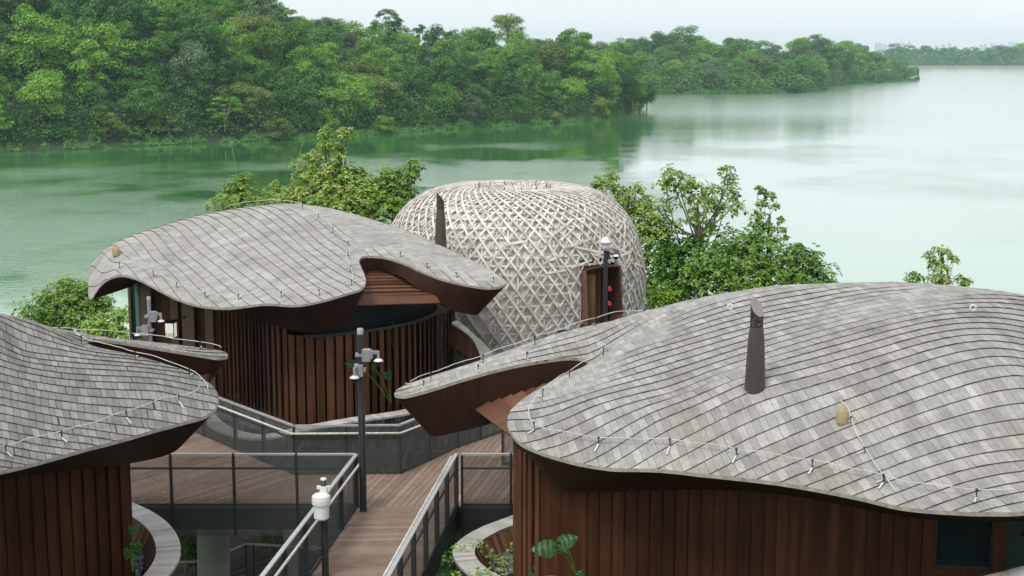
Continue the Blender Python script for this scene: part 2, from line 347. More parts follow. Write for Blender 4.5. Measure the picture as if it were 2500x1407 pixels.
# ------------------------------------------------------------------ villas
def make_roof(out, inner, ang, spacing, mats, parent, name='roof', step=.115, T=.018, seed=0, K=9.0):
    """out: list of (px,py,Y[,lpx,lpy,lY]); inner: interior control points (px,py,Y); ang: direction of the courses in plan"""
    rnd = random.Random(seed)
    edge = [P(*o[:3]) for o in out]
    low = []
    cx = sum(e.x for e in edge) / len(edge); cy = sum(e.y for e in edge) / len(edge)
    for o, e in zip(out, edge):
        if len(o) > 3: low.append(P(*o[3:6]))
        else:
            d = Vector((cx - e.x, cy - e.y, 0)); d.normalize(); low.append(e + d * .9 + Vector((0, 0, -.75)))
    ctrl = edge + [P(*q) for q in inner]
    f = TPS(ctrl)
    E = cr3(edge, 7, True); L = cr3(low, 7, True)
    for e in E: e.z = f(e.x, e.y)
    ca, sa = math.cos(ang), math.sin(ang)
    uv = lambda x, y: (x * ca + y * sa, -x * sa + y * ca)
    xy = lambda u, v: (u * ca - v * sa, u * sa + v * ca)
    poly = [uv(e.x, e.y) for e in E]
    u0, u1 = min(p[0] for p in poly), max(p[0] for p in poly); v0, v1 = min(p[1] for p in poly), max(p[1] for p in poly)
    nv = int((v1 - v0) / spacing) + 2; nu = int((u1 - u0) / step) + 2
    vk = [v0 - .01 + spacing * k + rnd.uniform(-.008, .008) for k in range(nv + 1)]
    uk = [u0 - .01 + step * i for i in range(nu + 1)]
    # node heights and slopes
    G = [(uk[i], vk[k]) for k in range(nv + 1) for i in range(nu + 1)]
    XY = [xy(*g) for g in G]; Z = f.many(XY)
    e_ = .08; Zb = f.many([xy(g[0], g[1] + e_) for g in G]); sl = (Zb - Z) / e_
    def sp_at(s_): return .5 + .5 * max(-1, min(1, -s_ * K))
    TA = [[T * rnd.choice((.93, 1, 1, 1, 1, 1.06, 1.12, 1.3)) for _ in range(nu)] for _ in range(nv + 1)]
    mb = MB()
    for k in range(nv):
        va, vb = vk[k], vk[k + 1]
        strip = clip_half(clip_half(poly, 1, va, False), 1, vb, True)
        if len(strip) < 3: continue
        pin = {}
        for i in range(nu):
            ua, ub = uk[i], uk[i + 1]
            # does the outline touch this cell?
            c = clip_half(clip_half(strip, 0, ua, False), 0, ub, True)
            if len(c) < 3 or abs(area(c)) < 1e-5: continue
            cc = [c[0]]
            for q in c[1:]:
                if abs(q[0] - cc[-1][0]) + abs(q[1] - cc[-1][1]) > 1e-4: cc.append(q)
            if abs(cc[0][0] - cc[-1][0]) + abs(cc[0][1] - cc[-1][1]) < 1e-4: cc.pop()
            if len(cc) < 3: continue
            if area(cc) < 0: cc.reverse()
            full = abs(area(cc) - (ub - ua) * (vb - va)) < 1e-4
            n00 = k * (nu + 1) + i
            idx = [n00, n00 + 1, n00 + 1 + (nu + 1), n00 + (nu + 1)]
            zc = [Z[q] for q in idx]; sc = [sp_at(sl[q]) for q in idx]
            pts = []; uvs = []; TT = TA[k][i]; TN = TA[k + 1][i]
            if not full: zz = f.many([xy(*q) for q in cc])
            for qi, q in enumerate(cc):
                a = (q[0] - ua) / (ub - ua); b = (q[1] - va) / (vb - va)
                bl = lambda h: (h[0] * (1 - a) + h[1] * a) * (1 - b) + (h[3] * (1 - a) + h[2] * a) * b
                z = bl(zc) if full else zz[qi]
                s_ = bl(sc)
                off = TT * (b * s_ + (1 - b) * (1 - s_))
                x, y = xy(*q); pts.append((x, y, z + off)); uvs.append((q[0], k + .02 + .96 * b))
            mb.face(pts, 0, uvs, False)
            # riser on the far side of the strip
            if not full and k + 1 < nv:
                tu = [q[0] for q in cc if abs(q[1] - vb) < 1e-6]
                if len(tu) > 1 and max(tu) - min(tu) > .004:
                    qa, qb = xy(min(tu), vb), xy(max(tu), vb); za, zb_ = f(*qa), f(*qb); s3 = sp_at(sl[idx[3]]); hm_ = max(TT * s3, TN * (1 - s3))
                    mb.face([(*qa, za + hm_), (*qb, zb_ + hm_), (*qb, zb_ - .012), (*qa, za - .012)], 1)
            if full and k + 1 < nv:
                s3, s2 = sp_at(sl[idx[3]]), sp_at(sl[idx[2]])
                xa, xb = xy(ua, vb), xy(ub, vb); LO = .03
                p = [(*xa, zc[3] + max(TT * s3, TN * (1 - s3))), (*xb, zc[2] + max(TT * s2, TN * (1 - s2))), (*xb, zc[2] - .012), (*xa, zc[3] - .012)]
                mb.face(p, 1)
    n = len(E)
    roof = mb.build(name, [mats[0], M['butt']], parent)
    # thick shingle edge
    mb = MB()
    cen = Vector((cx, cy, 0))
    for i in range(n):
        a, b = E[i], E[(i + 1) % n]
        hh = .04
        mb.face([a + Vector((0, 0, T)), b + Vector((0, 0, T)), b - Vector((0, 0, hh)), a - Vector((0, 0, hh))], 0)
    mb.build('roof_edge', M['edge'], parent)
    # soffit skin from the edge down to the lower line
    mb = MB()
    for i in range(n):
        j = (i + 1) % n
        ea, eb, la, lb = E[i] - Vector((0, 0, .04)), E[j] - Vector((0, 0, .04)), L[i], L[j]
        for s in range(3):
            t0, t1 = s / 3, (s + 1) / 3
            mb.face([ea.lerp(la, t0), eb.lerp(lb, t0), eb.lerp(lb, t1), ea.lerp(la, t1)], 0, None, True)
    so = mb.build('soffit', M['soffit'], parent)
    return f, E, L
def inset_path(E, f, i0, i1, d, lift, n=None):
    """cable path: the outline moved inwards by d; i0..i1 are control indices"""
    k = len(E); idx = list(range(i0 * 7, i1 * 7 + 1, 3)); out = []
    ar = sum(E[i].x * E[(i + 1) % k].y - E[(i + 1) % k].x * E[i].y for i in range(k))
    sg = 1 if ar > 0 else -1
    for q in idx:
        i = q % k; t = E[(i + 4) % k] - E[(i - 4) % k]; t.z = 0; t.normalize()
        nrm = Vector((-t.y, t.x, 0)) * sg
        x, y = E[i].x + nrm.x * d, E[i].y + nrm.y * d
        out.append(Vector((x, y, f(x, y) + lift)))
    return out
def cable_run(path, f, parent, every=1.0, r=.0075, lift=.16, bars=True, sag=.02):
    path = resample(cr3(path, 4), .12)
    for i, p in enumerate(path): p.z += sag * math.sin(i * .9) * .5 + random.uniform(-.006, .006)
    mb = MB(); mb.tube(path, r, 6); cab = mb.build('lightning_cable', M['cable'], parent)
    d = 0; nxt = every * .4; k = 0
    for a, b in zip(path, path[1:]):
        d += (b - a).length
        if d > nxt:
            nxt += every * random.uniform(.85, 1.15); z0 = f(b.x, b.y) + .03
            m = MB(); m.tube([(b.x, b.y, z0 - .04), (b.x, b.y, b.z + .01)], .009, 6, 0); m.lathe((b.x, b.y, b.z), [(.0, -.02), (.019, -.014), (.022, .01), (.0, .02)], 8, 0)
            t = (b - a).normalized(); q = Vector((-t.y, t.x, 0)) * .13
            e = Vector((b.x, b.y, 0)) + q; ze = f(e.x, e.y) + .045
            m.bar((b.x, b.y, z0 + .012), (e.x, e.y, ze), .024, .010, 1)
            m.build('cable_clip', [M['iron'], M['cable']], cab)
    return cab
def board_wall(name, path, z0, ztop, mats, parent, width=.2, gap=0.0, thick=.03, twist=0.0, stagger=0.012, seed=1):
    """path: plan points; ztop(s, x, y) gives the top; boards stand side by side"""
    rnd = random.Random(seed); pts = resample([Vector((p[0], p[1], 0)) for p in path], width + gap); mb = MB(); n = len(pts) - 1
    for i in range(n):
        a, b = pts[i], pts[i + 1]; c = (a + b) / 2; t = (b - a); t.z = 0; L = t.length; t.normalize(); nr = Vector((t.y, -t.x, 0))
        an = math.atan2(t.y, t.x); an += twist(an) if callable(twist) else twist
        zt = ztop(i / n, c.x, c.y); cc = c + nr * (rnd.uniform(0, stagger) + (i % 2) * .008)
        mb.box((cc.x, cc.y, (z0 + zt) / 2), (min(width, L) if gap else L * 1.02, thick, zt - z0), 0, Matrix.Rotation(an, 3, 'Z'))
    return mb.build(name, mats, parent)
def offset_path(path, d):
    out = []; k = len(path)
    for i in range(k):
        t = Vector(path[min(i + 1, k - 1)]) - Vector(path[max(i - 1, 0)]); t = t.to_2d() if len(t) == 3 else t; t.normalize()
        out.append(Vector((path[i][0] - t.y * d, path[i][1] + t.x * d)))
    return out
def sheet_wall(name, path, z0, z1, m, parent):
    mb = MB()
    for a, b in zip(path, path[1:]): mb.face([(a[0], a[1], z0), (b[0], b[1], z0), (b[0], b[1], z1), (a[0], a[1], z1)], 0)
    return mb.build(name, m, parent)
def plan(*q): return [PX(px, Y, 17.0).to_2d() for px, Y in q]
def smooth2(pts, n=6): return [p.to_2d() for p in cr3([Vector((q[0], q[1], 0)) for q in pts], n)]
def on_roof(f, px, py, Y):
    lo, hi = Y - 4, Y + 4
    g_ = lambda y: (lambda p: p.z - f(p.x, p.y))(P(px, py, y))
    best = None; k = 160
    for i in range(k):
        a, b = lo + (hi - lo) * i / k, lo + (hi - lo) * (i + 1) / k
        if g_(a) > 0 >= g_(b): best = (a + b) / 2; break
    p = P(px, py, best or Y); p.z = f(p.x, p.y); return p
def flue(f, px, py, Y, h, parent, face_az):
    b = on_roof(f, px, py, Y); n = 20; m = MB()
    rings = [(.168, -.25), (.165, 0.0), (.150, .35), (.128, .8), (.105, h * .68)]
    m.lathe(b, rings, n); fl = m.build('chimney', M['flue'], parent)
    m = MB(); z0 = h * .68; r = .104; fd = Vector((math.cos(face_az), math.sin(face_az)))
    vs = []
    for j in range(n):
        a = 2 * math.pi * j / n; x, y = r * math.cos(a), r * math.sin(a); vs.append(b + Vector((x, y, z0)))
    for j in range(n):
        a = 2 * math.pi * j / n; x, y = r * math.cos(a), r * math.sin(a); vs.append(b + Vector((x, y, h * .9 - 1.3 * (x * fd.x + y * fd.y))))
    # perforated band: rows of small holes as dark and light cells
    m.idx(vs, [(j, (j + 1) % n, n + (j + 1) % n, n + j) for j in range(n)], 0, True)
    m.build('perforated_cowl', M['cowl'], fl)
    m = MB(); m.idx([v + Vector((0, 0, .004)) for v in vs[n:]], [tuple(range(n))], 0); m.build('slanted_cap', M['flueface'], fl)
    return fl
def cowl():
    m, t, b, o = mat('perforated cowl'); g = N(t, 'ShaderNodeTexCoord'); v = N(t, 'ShaderNodeTexVoronoi'); v.inputs['Scale'].default_value = 38
    t.links.new(g.outputs['Object'], v.inputs['Vector']); c = ramp(t, v.outputs['Distance'], [(.30, (.16, .14, .12)), (.36, (.02, .016, .014))])
    t.links.new(c, b.inputs['Base Color']); setp(b, None, .6); return m
M['cowl'] = cowl()

# ---- middle villa
mid = empty('villa', (-5.5, 38.5, 16), 'rust brown slatted villa in front of the woven dome with a slender chimney', 'villa')
mid_out = [
 (225,727,36.0, 322,700,40.5),(243,700,35.9, 330,690,40.4),(268,680,35.8, 335,685,40.3),(300,673,35.7, 345,682,40),(335,682,35.5, 365,685,39.7),
 (375,702,35.2, 410,695,39),(430,730,34.8, 450,712,38.3),(490,748,34.4, 500,738,37.5),(560,753,34.1, 565,762,36.4),(650,743,34.0, 650,787,35.6),
 (730,746,33.8, 715,807,35.0),(800,732,33.9, 770,812,34.7),(850,717,34.2, 818,802,34.8),(882,707,34.5, 853,781,35.0),(893,691,34.9, 872,745,35.3),
 (890,672,35.4, 886,715,35.6),(881,652,36.1, 889,700,36.1),(878,635,36.7, 893,672,36.7),(890,627,37.0, 900,667,37.1),(930,628,37.0, 935,664,37.1),
 (980,642,36.8, 970,672,36.8),(1030,664,36.5, 1010,697,36.5),(1080,683,36.3, 1048,722,36.4),(1140,697,36.2, 1078,748,36.4),(1190,704,36.2, 1120,762,36.4),
 (1217,702,36.3, 1160,770,36.5),(1236,692,36.6, 1168,766,36.9),(1208,668,37.2, 1140,745,38),
 (1150,637,38.0),(1075,600,38.9),(1000,568,39.8),(920,542,40.8),(840,526,41.8),(740,526,42.8),(620,535,43.2),(500,560,43),(400,592,42),(310,628,40.5, 400,670,41.5),(245,655,38.8, 345,680,41.2),(216,690,37.2, 325,690,40.9)]
mid_in = [(700,499,40.3),(600,507,40.5),(500,524,40.3),(400,553,39.7),(300,592,38.6),(238,630,37.6),(800,509,40.6),(880,529,40.2),
 (460,610,37.4),(560,615,37.0),(700,600,37.2),(650,680,35.3),(780,600,37.4),(862,607,37.2),(950,592,38.0),(1050,632,37.3),(1150,668,36.8),(800,680,35.3),(355,640,36.7),(300,642,36.4),(500,690,35.5)]
f1, E1, L1 = make_roof(mid_out, mid_in, math.radians(-55), .275, [M['shingle_mid']], mid, seed=1)
# walls
mwL = plan((346,40.7),(440,39.6),(545,38.2))
mwC = smooth2(plan((545,38.2),(600,37.1),(665,35.7),(735,35.05),(800,35.15),(870,35.5),(940,36.1),(1010,36.9),(1065,38.1),(1100,39.0),(1117,39.9)))
board_wall('flat_board_wall', mwL, 14.6, lambda s, x, y: 18.95, M['rust'], mid, .5, 0, .04, 0, .02, 3)
def midtop(s, x, y):
    px = 1250 + x / y * 3500
    if px < 700: return 18.2 + max(0, (640 - px)) * .002
    return 18.03
board_wall('louvre_screen', mwC, 14.6, midtop, M['batten'], mid, .20, .05, .035, lambda a: .42 * a + .05, .0, 4)
tp = [Vector((p.x, p.y, 18.03)) for p in mwC if p.x > PX(740, 35, 18).x]
m = MB()
for a, b in zip(tp, tp[1:]): m.bar(a, b, .10, .07)
m.build('screen_top_rail', M['iron'], mid)
gl = offset_path(mwC, .55); sheet_wall('dark_inner_sheet', gl, 14.6, 18.9, M['black'], mid)  # flat black sheet stands in for the unlit interior behind the louvres
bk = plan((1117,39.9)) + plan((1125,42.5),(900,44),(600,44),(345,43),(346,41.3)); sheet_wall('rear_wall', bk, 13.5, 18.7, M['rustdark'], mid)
m = MB()
for q in range(len(gl) - 1): pass
fl_ = [p.to_3d() + Vector((0, 0, 18.0)) for p in gl]
# corner window at the left end
wz = lambda px, Y: PX(px, Y, 17.2)
m = MB()
for px in (320, 345): c = wz(px, 40.95); m.box((c.x, c.y, 17.0), (.07, .16, 4.3))
wf = m.build('corner_window', M['taupe'], mid)
m = MB(); c = wz(337.5, 40.9); m.box((c.x, c.y, 17.0), (.12, .03, 4.2)); m.build('teal_pane', M['teal'], wf)
m = MB(); c = wz(327.5, 40.95); m.box((c.x, c.y, 17.0), (.12, .04, 4.2)); m.build('dark_pane', M['glass'], wf)
m = MB()
for px, Y, wd in ((362, 40.35, .5), (430, 39.6, .35), (515, 38.5, .35), (463, 39.1, .55)):
    c = PX(px, Y, 17); t = (mwL[-1] - mwL[0]).normalized(); an = math.atan2(t.y, t.x)
    m.box((c.x + .0, c.y - .07, 16.8), (wd, .03, 4.2), 0, Matrix.Rotation(an, 3, 'Z'))
m.build('taupe_panels', M['taupe'], mid)
# stepped timber boards bridging the notch
m = MB(); nb = 9
Lf, Lb, Rf, Rb = P(860, 735, 35.3), P(885, 662, 37.2), P(1068, 729, 36.3), P(965, 660, 37.3)
for i in range(nb):
    t = (i / (nb - 1)) ** .8; a = Lf.lerp(Lb, t); b = Rf.lerp(Rb, t); wd = .42 if i == 0 else .30
    d = (b - a).normalized(); up = Vector((0, -.5 if i == 0 else -.12, .95)); m.bar(a, b, wd, .03, 0, up)
m.build('stepped_boards', M['redwood'], mid)
cable_run(inset_path(E1, f1, 1, 18, .32, .15), f1, mid)
cable_run(inset_path(E1, f1, 19, 27, .25, .14), f1, mid)
rp = [P(870, 612, 37.0), P(820, 572, 38.0), P(775, 543, 39), P(720, 516, 39.8), P(650, 506, 40.3), P(560, 515, 40.6)]
for p in rp: p.z = f1(p.x, p.y) + .15
cable_run(rp, f1, mid)
flue(f1, 1076, 598, 38.6, 1.45, mid, math.radians(20))
m = MB(); c = on_roof(f1, 283, 626, 37.2)
def bagmesh(c, s):
    m = MB(); prof = [(.0, 0), (.10, .0), (.125, .05), (.125, .25), (.115, .29), (.035, .385), (.03, .41), (0, .42)]
    k = 6; vs = []
    for r, z in prof:
        for j in range(k):
            a = 2 * math.pi * (j + .5) / k; vs.append(Vector(c) + Vector((math.cos(a) * r * s, math.sin(a) * r * s * .6, z * s)) + Vector((random.uniform(-.008, .008), 0, random.uniform(-.008, .008))))
    m.idx(vs, [(i * k + j, i * k + (j + 1) % k, (i + 1) * k + (j + 1) % k, (i + 1) * k + j) for i in range(len(prof) - 1) for j in range(k)], 0, True); return m
tag(bagmesh(c, .8).build('canvas_bag', M['bag']), 'pinkish beige cloth bag standing at the left end of the middle roof', 'bag')

# ---- right villa
rv = empty('villa', (4, 23, 16), 'rust brown boarded villa nearest the camera, with broad grey shingle roof and brown chimney', 'villa')
r_out = [
 (1240,1042,22.6, 1262,1092,23.0),(1243,1010,23.0, 1285,1050,23.5),(1266,985,23.5, 1300,1015,23.9),(1312,953,24.3, 1330,985,24.5),(1370,921,25.0, 1380,950,25.1),
 (1415,902,25.5, 1412,925,25.5),(1434,891,25.8, 1426,905,25.85),(1430,880,26.05, 1420,912,26.0),(1400,875,26.1, 1395,930,26.1),(1350,879,26.1, 1345,958,26.1),
 (1280,890,26.0, 1290,1000,26.0),(1200,908,25.9, 1235,1022,26.0),(1120,931,25.8, 1180,1040,26.0),(1050,953,25.7, 1118,1055,26.0),(990,968,25.7, 1055,1066,26.0),
 (963,964,25.95, 1048,1062,26.1),(974,950,26.2, 1065,1050,26.5),(1050,921,26.6),(1150,889,26.9),(1250,854,27.2),(1350,820,27.4),(1450,796,27.8),(1560,795,28.2),(1750,795,28.6),
 (2000,795,28.8),(2300,805,28.5),(2550,850,27.5),(2720,910,25.5),(2800,1000,23),(2750,1120,20.5),(2650,1220,18.6),(2500,1252,18.3, 2500,1275,19.6),(2400,1254,18.4, 2400,1275,19.7),
 (2300,1250,18.7, 2300,1272,20.0),(2200,1240,19.0, 2195,1260,20.2),(2100,1217,19.4, 2095,1240,20.6),(1900,1180,20.1, 1890,1206,21.3),(1700,1158,20.8, 1690,1195,21.8),(1500,1146,21.4, 1480,1200,22.1),
 (1400,1130,21.75, 1375,1196,22.35),(1312,1103,22.05, 1325,1152,22.5),(1262,1076,22.35, 1288,1110,22.7)]
r_in = [(1550,769,27.5),(1640,746,27.3),(1750,722,27.1),(1900,699,26.9),(2050,693,26.8),(2200,691,26.6),(2350,704,26.3),(2500,731,26.0),(2650,780,25.6),
 (1294,1049,22.6),(1450,999,22.7),(1637,955,22.83),(1825,893,22.97),(1900,1080,20.9),(2045,1030,21.0),(2500,927,21.3),(1503,853,25.3),(1619,815,25.35),(1827,758,25.5),(1971,736,25.6),(2218,710,25.7),
 (1600,1026,21.95),(1818,944,22.1),(2136,853,22.6),(2500,824,22.9),(2500,1170,19.2),(2500,1105,19.9),(2218,1158,19.65)]
f2, E2, L2 = make_roof(r_out, r_in, math.radians(11), .26, [M['shingle']], rv, seed=2)
rw = smooth2(plan((1500,28.5),(1330,27.5),(1270,26),(1258,24.8),(1266,23.7),(1322,22.9),(1400,22.6),(1500,22.5),(1700,22.3),(1900,21.8),(2100,21.1),(2245,20.7)))
k0 = min(range(len(rw)), key=lambda i: abs((rw[i].x / rw[i].y) - (1266 - 1250) / 3500) + abs(rw[i].y - 23.7)); k1 = min(range(len(rw)), key=lambda i: (rw[i] - PX(1322, 22.9, 17).to_2d()).length)
board_wall('louvre_screen', rw[:k1 + 1], 14.5, lambda s, x, y: 18.45, M['batten'], rv, .09, .12, .04, .2, .0, 5)
board_wall('board_wall', rw[k1:], 14.5, lambda s, x, y: 18.5, M['rust'], rv, .195, .008, .03, .26, .006, 6)
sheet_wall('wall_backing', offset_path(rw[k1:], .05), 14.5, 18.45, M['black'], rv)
sheet_wall('dark_inner_sheet', offset_path(rw[:k1 + 3], .35), 14.5, 18.6, M['glass'], rv)
A_, B_ = rw[-1], PX(2447, 20.5, 17).to_2d()
t = (B_ - A_).normalized(); nr = Vector((t.y, -t.x)); an = math.atan2(t.y, t.x); L_ = (B_ - A_).length
def wallpt(s, z, o=0): q = A_ + t * s + nr * o; return Vector((q.x, q.y, z))
m = MB()   # wall round the window opening
w0, w1, zb, zt = .18, 1.02, 17.35, 18.45
for s0, s1, z0, z1 in ((0, w0, 14.5, 18.5), (w1, L_, 14.5, 18.5), (w0, w1, 14.5, zb)):
    c = wallpt((s0 + s1) / 2, (z0 + z1) / 2, .0); m.box(c, (s1 - s0, .22, z1 - z0), 0, Matrix.Rotation(an, 3, 'Z'))
m.build('window_wall', M['rust'], rv)
m = MB()
for s0, s1, z0, z1 in ((w0, w1, zb, zb + .05), (w0, w0 + .03, zb, zt), (w1 - .03, w1, zb, zt)):
    c = wallpt((s0 + s1) / 2, (z0 + z1) / 2, .03); m.box(c, (s1 - s0, .1, z1 - z0), 0, Matrix.Rotation(an, 3, 'Z'))
wf = m.build('window', M['iron'], rv)
m = MB(); c = wallpt((w0 + w1) / 2, (zb + zt) / 2, -.04); m.box(c, (w1 - w0, .02, zt - zb), 0, Matrix.Rotation(an, 3, 'Z')); m.build('pane', M['glass'], wf)
m = MB(); c = wallpt((w0 + w1) / 2, zb + .17, -.3); m.box(c, (w1 - w0, .02, .1), 0, Matrix.Rotation(an, 3, 'Z'))
sheet_wall('glazed_wall', [B_, B_ + t * 4 + Vector((0, .6))], 14.5, 18.6, M['glass'], rv)
sheet_wall('rear_wall', [B_ + t * 4 + Vector((0, .6)), Vector((10, 26)), Vector((6, 27.6)), Vector((2.0, 28.4))], 14.5, 18.3, M['rustdark'], rv)
m = MB()
for i in range(6):
    tt = i / 5; a = P(1178 + 135 * tt, 992 - 45 * tt, 25.9 - .1 * tt); b = P(1262 + 90 * tt, 1052 - 50 * tt, 23.5 + 1.2 * tt)
    m.bar(a, b, .30, .035, 0, Vector((-.45, -.1, .88)))
m.build('stepped_boards', M['redwood'], rv)
cable_run(inset_path(E2, f2, 31, 42 + 8, .34, .15), f2, rv, 1.15)
cable_run(inset_path(E2, f2, 9, 16, .2, .15), f2, rv, 1.0)
cable_run(inset_path(E2, f2, 16, 26, .3, .17), f2, rv, 1.15)
cp = [P(2185,1205,19.6), P(2150,1160,20), P(2100,1090,20.4), P(2080,1040,20.7), P(2063,1000,20.9), P(2050,990,21)]
cp = [on_roof(f2, *q) + Vector((0, 0, .08)) for q in ((2185,1210,19.6), (2150,1165,20), (2100,1090,20.4), (2080,1045,20.7), (2066,1005,20.9), (2050,988,21))]
cable_run(cp, f2, rv, .7)
flue(f2, 1843, 945, 21.6, 1.42, rv, math.radians(-62))
c = on_roof(f2, 2056, 1036, 20.8)
tag(bagmesh(c, .78).build('canvas_bag', M['bag']), 'beige canvas bag tied to the white cable on the near right roof', 'bag')
for px, py, Y in ((1782, 748, 25.2), (2375, 752, 23.6)):
    c = on_roof(f2, px, py + 8, Y); m = MB()
    m.tube([c + Vector((.05 * math.cos(a), 0, .06 + .05 * math.sin(a))) for a in [i * .65 for i in range(10)]], .014, 6); m.build('anchor_ring', M['white'], rv)

# ---- left villa
lv = empty('villa', (-8, 24, 16), 'rust brown boarded villa at the left edge with small grey tile shingles on its roof', 'villa')
l_out = [
 (534,981,24.9, 505,1019,25.0),(525,1000,24.6, 478,1052,24.9),(505,1016,24.4, 452,1080,24.8),(430,1038,23.9, 426,1103,24.6),(320,1069,23.2, 345,1127,24.1),
 (205,1099,22.4, 210,1143,23.2),(100,1129,21.7, 100,1157,22.5),(0,1153,21.0, 0,1171,21.9),(-120,1172,20.3, -120,1190,21.2),(-300,1160,19.8),(-500,1060,20.5),(-560,950,22),
 (-500,880,24),(-300,850,25.2),(-100,835,26),(50,825,26.7),(190,826,27.1),(300,830,27.3),(400,840,27.4),(480,850,27.4),(545,860,27.4),(556,870,27.2, 505,945,27.3),
 (540,875,27.05, 492,955,27.2),(480,867,26.9, 450,960,27.1),(400,854,26.7, 390,950,26.9),(300,838,26.5, 300,900,26.6),(235,830,26.2, 240,850,26.3),(205,833,25.95, 215,848,26.0),
 (220,844,25.7, 235,880,25.8),(300,863,25.6, 300,930,25.7),(400,890,25.5, 400,960,25.6),(470,914,25.4, 460,990,25.4),(510,937,25.25, 490,1000,25.3),(529,958,25.1, 500,1010,25.1)]
l_in = [(0,784,24.6),(100,797,25.3),(-200,775,23.8),(-400,820,23),(190,815,26.2),(100,900,24.0),(0,1000,22.5),(250,950,24.0),(400,970,24.3),(150,1050,22.7),(-200,1000,21.8),(50,850,24.4),(-300,900,22.5)]
f3, E3, L3 = make_roof(l_out, l_in, math.radians(24), .19, [M['shingle_dark']], lv, seed=3)
lw = smooth2(plan((-300,22.6),(0,23.3),(120,23.7),(240,24.2),(322,24.6)))
board_wall('board_wall', lw, 14.5, lambda s, x, y: 18.55, M['rust'], lv, .21, .008, .03, .26, .006, 8)
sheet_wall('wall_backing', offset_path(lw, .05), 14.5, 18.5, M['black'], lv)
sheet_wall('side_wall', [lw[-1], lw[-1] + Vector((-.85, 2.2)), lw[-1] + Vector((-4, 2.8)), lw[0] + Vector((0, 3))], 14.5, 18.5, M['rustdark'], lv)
cable_run(inset_path(E3, f3, 0, 9, .33, .15), f3, lv, 1.2)
cable_run(inset_path(E3, f3, 27, 34, .18, .15), f3, lv, 1.1)
cable_run(inset_path(E3, f3, 14, 21, .12, .16), f3, lv, 1.4)

# ------------------------------------------------------------------ woven dome
DC = Vector((0.0, 43.0, 0)); DC.x = (1252 - 1250) / 3500 * 43
prof = [(3.66, 15.2), (3.84, 16.2), (3.95, 17.2), (3.98, 17.97), (3.94, 18.7), (3.80, 19.35), (3.57, 19.95), (3.17, 20.45), (2.6, 20.82), (1.95, 21.0), (1.4, 20.99), (1.05, 20.88), (.98, 20.72), (.98, 20.45)]
PR = resample(cr3([Vector((r, z, 0)) for r, z in prof], 8), .05)
def dsurf(s, th, o=0):     # s 0..1 bottom to oculus
    x = s * (len(PR) - 1); i = min(int(x), len(PR) - 2); f = x - i; p = PR[i].lerp(PR[i + 1], f); t = (PR[i + 1] - PR[i]).normalized(); nr = Vector((t.y, -t.x, 0))
    r = p.x + nr.x * o; z = p.y + nr.y * o
    return Vector((DC.x + r * math.cos(th), DC.y + r * math.sin(th), z))
dome = empty('woven_dome_pavilion', (DC.x, DC.y, 15.2), 'pale woven timber lattice dome with open ring on top and brown doorway', 'pavilion')
DTH = math.atan2(PX(1464, 39.6, 17).y - DC.y, PX(1464, 39.6, 17).x - DC.x)      # door direction
def thpx(px): # azimuth of the dome surface in front under image column px
    best = None
    for k in range(721):
        th = -math.pi + k * math.pi / 720; q = dsurf(.28, th); e = abs((q.x) / (q.y * cP + 7 * sP) * 3500 + 1250 - px)
        if best is None or e < best[0]: best = (e, th)
    return best[1]
dth0, dth1 = thpx(1424), thpx(1506)
def in_door(th, z, pad=0):
    w_ = pad / 3.9; z1 = 18.98
    f = max(0, min(1, (18.98 - z) / 3)); a0 = dth0 + .0 + f * .012; a1 = dth1 + f * .03
    return a0 - w_ < th < a1 + w_ and z < z1 + pad
inner = MB(); nS, nT = 26, 72
for i in range(nS):
    for j in range(nT):
        t0, t1 = 2 * math.pi * j / nT - math.pi, 2 * math.pi * (j + 1) / nT - math.pi
        a = [dsurf(i / nS, t0, -.085), dsurf(i / nS, t1, -.085), dsurf((i + 1) / nS, t1, -.085), dsurf((i + 1) / nS, t0, -.085)]
        if in_door((t0 + t1) / 2, a[0].z, .05): continue
        if a[2].z > 20.80 and i > nS * .9: continue
        inner.face(a, 0, None, True)
inner.build('inner_membrane', M['inner'], dome)
lat = MB()
def ribbon(fn, n, wd, o, th=.016):
    pts = []
    for i in range(n + 1):
        s, a = fn(i / n); pts.append((s, a))
    prev = None
    for i in range(n + 1):
        s, a = pts[i]; p = dsurf(s, a, o); q = dsurf(s, a, o + .1); nrm = (q - p).normalized()
        s2, a2 = pts[min(i + 1, n)]; s0, a0 = pts[max(i - 1, 0)]
        t = (dsurf(s2, a2, o) - dsurf(s0, a0, o)).normalized(); b = t.cross(nrm).normalized() * (wd / 2)
        an = (a + math.pi) % (2 * math.pi) - math.pi
        if in_door(an, p.z, .02): prev = None; continue
        cur = [p - b, p + b, p + b + nrm * th, p - b + nrm * th]
        if prev is not None:
            c = prev + cur; lat.idx(c, [(3, 2, 6, 7), (0, 3, 7, 4), (2, 1, 5, 6)], 0)
        prev = cur
rl = random.Random(5)
def tw(s): return 1.15 * s + .42 * s ** 5
for k in range(66):
    a0 = 2 * math.pi * k / 66 + rl.uniform(-.012, .012); wd = rl.uniform(.056, .068)
    ribbon(lambda u: (u, a0 - tw(u) * 1.25), 46, wd, .032 + rl.uniform(0, .008))
for k in range(76):
    a1 = 2 * math.pi * k / 76 + rl.uniform(-.012, .012)
    ribbon(lambda u: (u, a1 + tw(u) * 1.25), 46, rl.uniform(.046, .058), .006 + rl.uniform(0, .008))
for k in range(70):
    a0 = 2 * math.pi * k / 70 + rl.uniform(-.01, .01); ribbon(lambda u: (u * .86, a0), 36, rl.uniform(.04, .055), -.045)
for k in range(24):
    s0 = .02 + .80 * k / 24; ribbon(lambda u: (s0 + .004 * math.sin(u * 19 + k), u * 2 * math.pi), 96, .05, -.015)
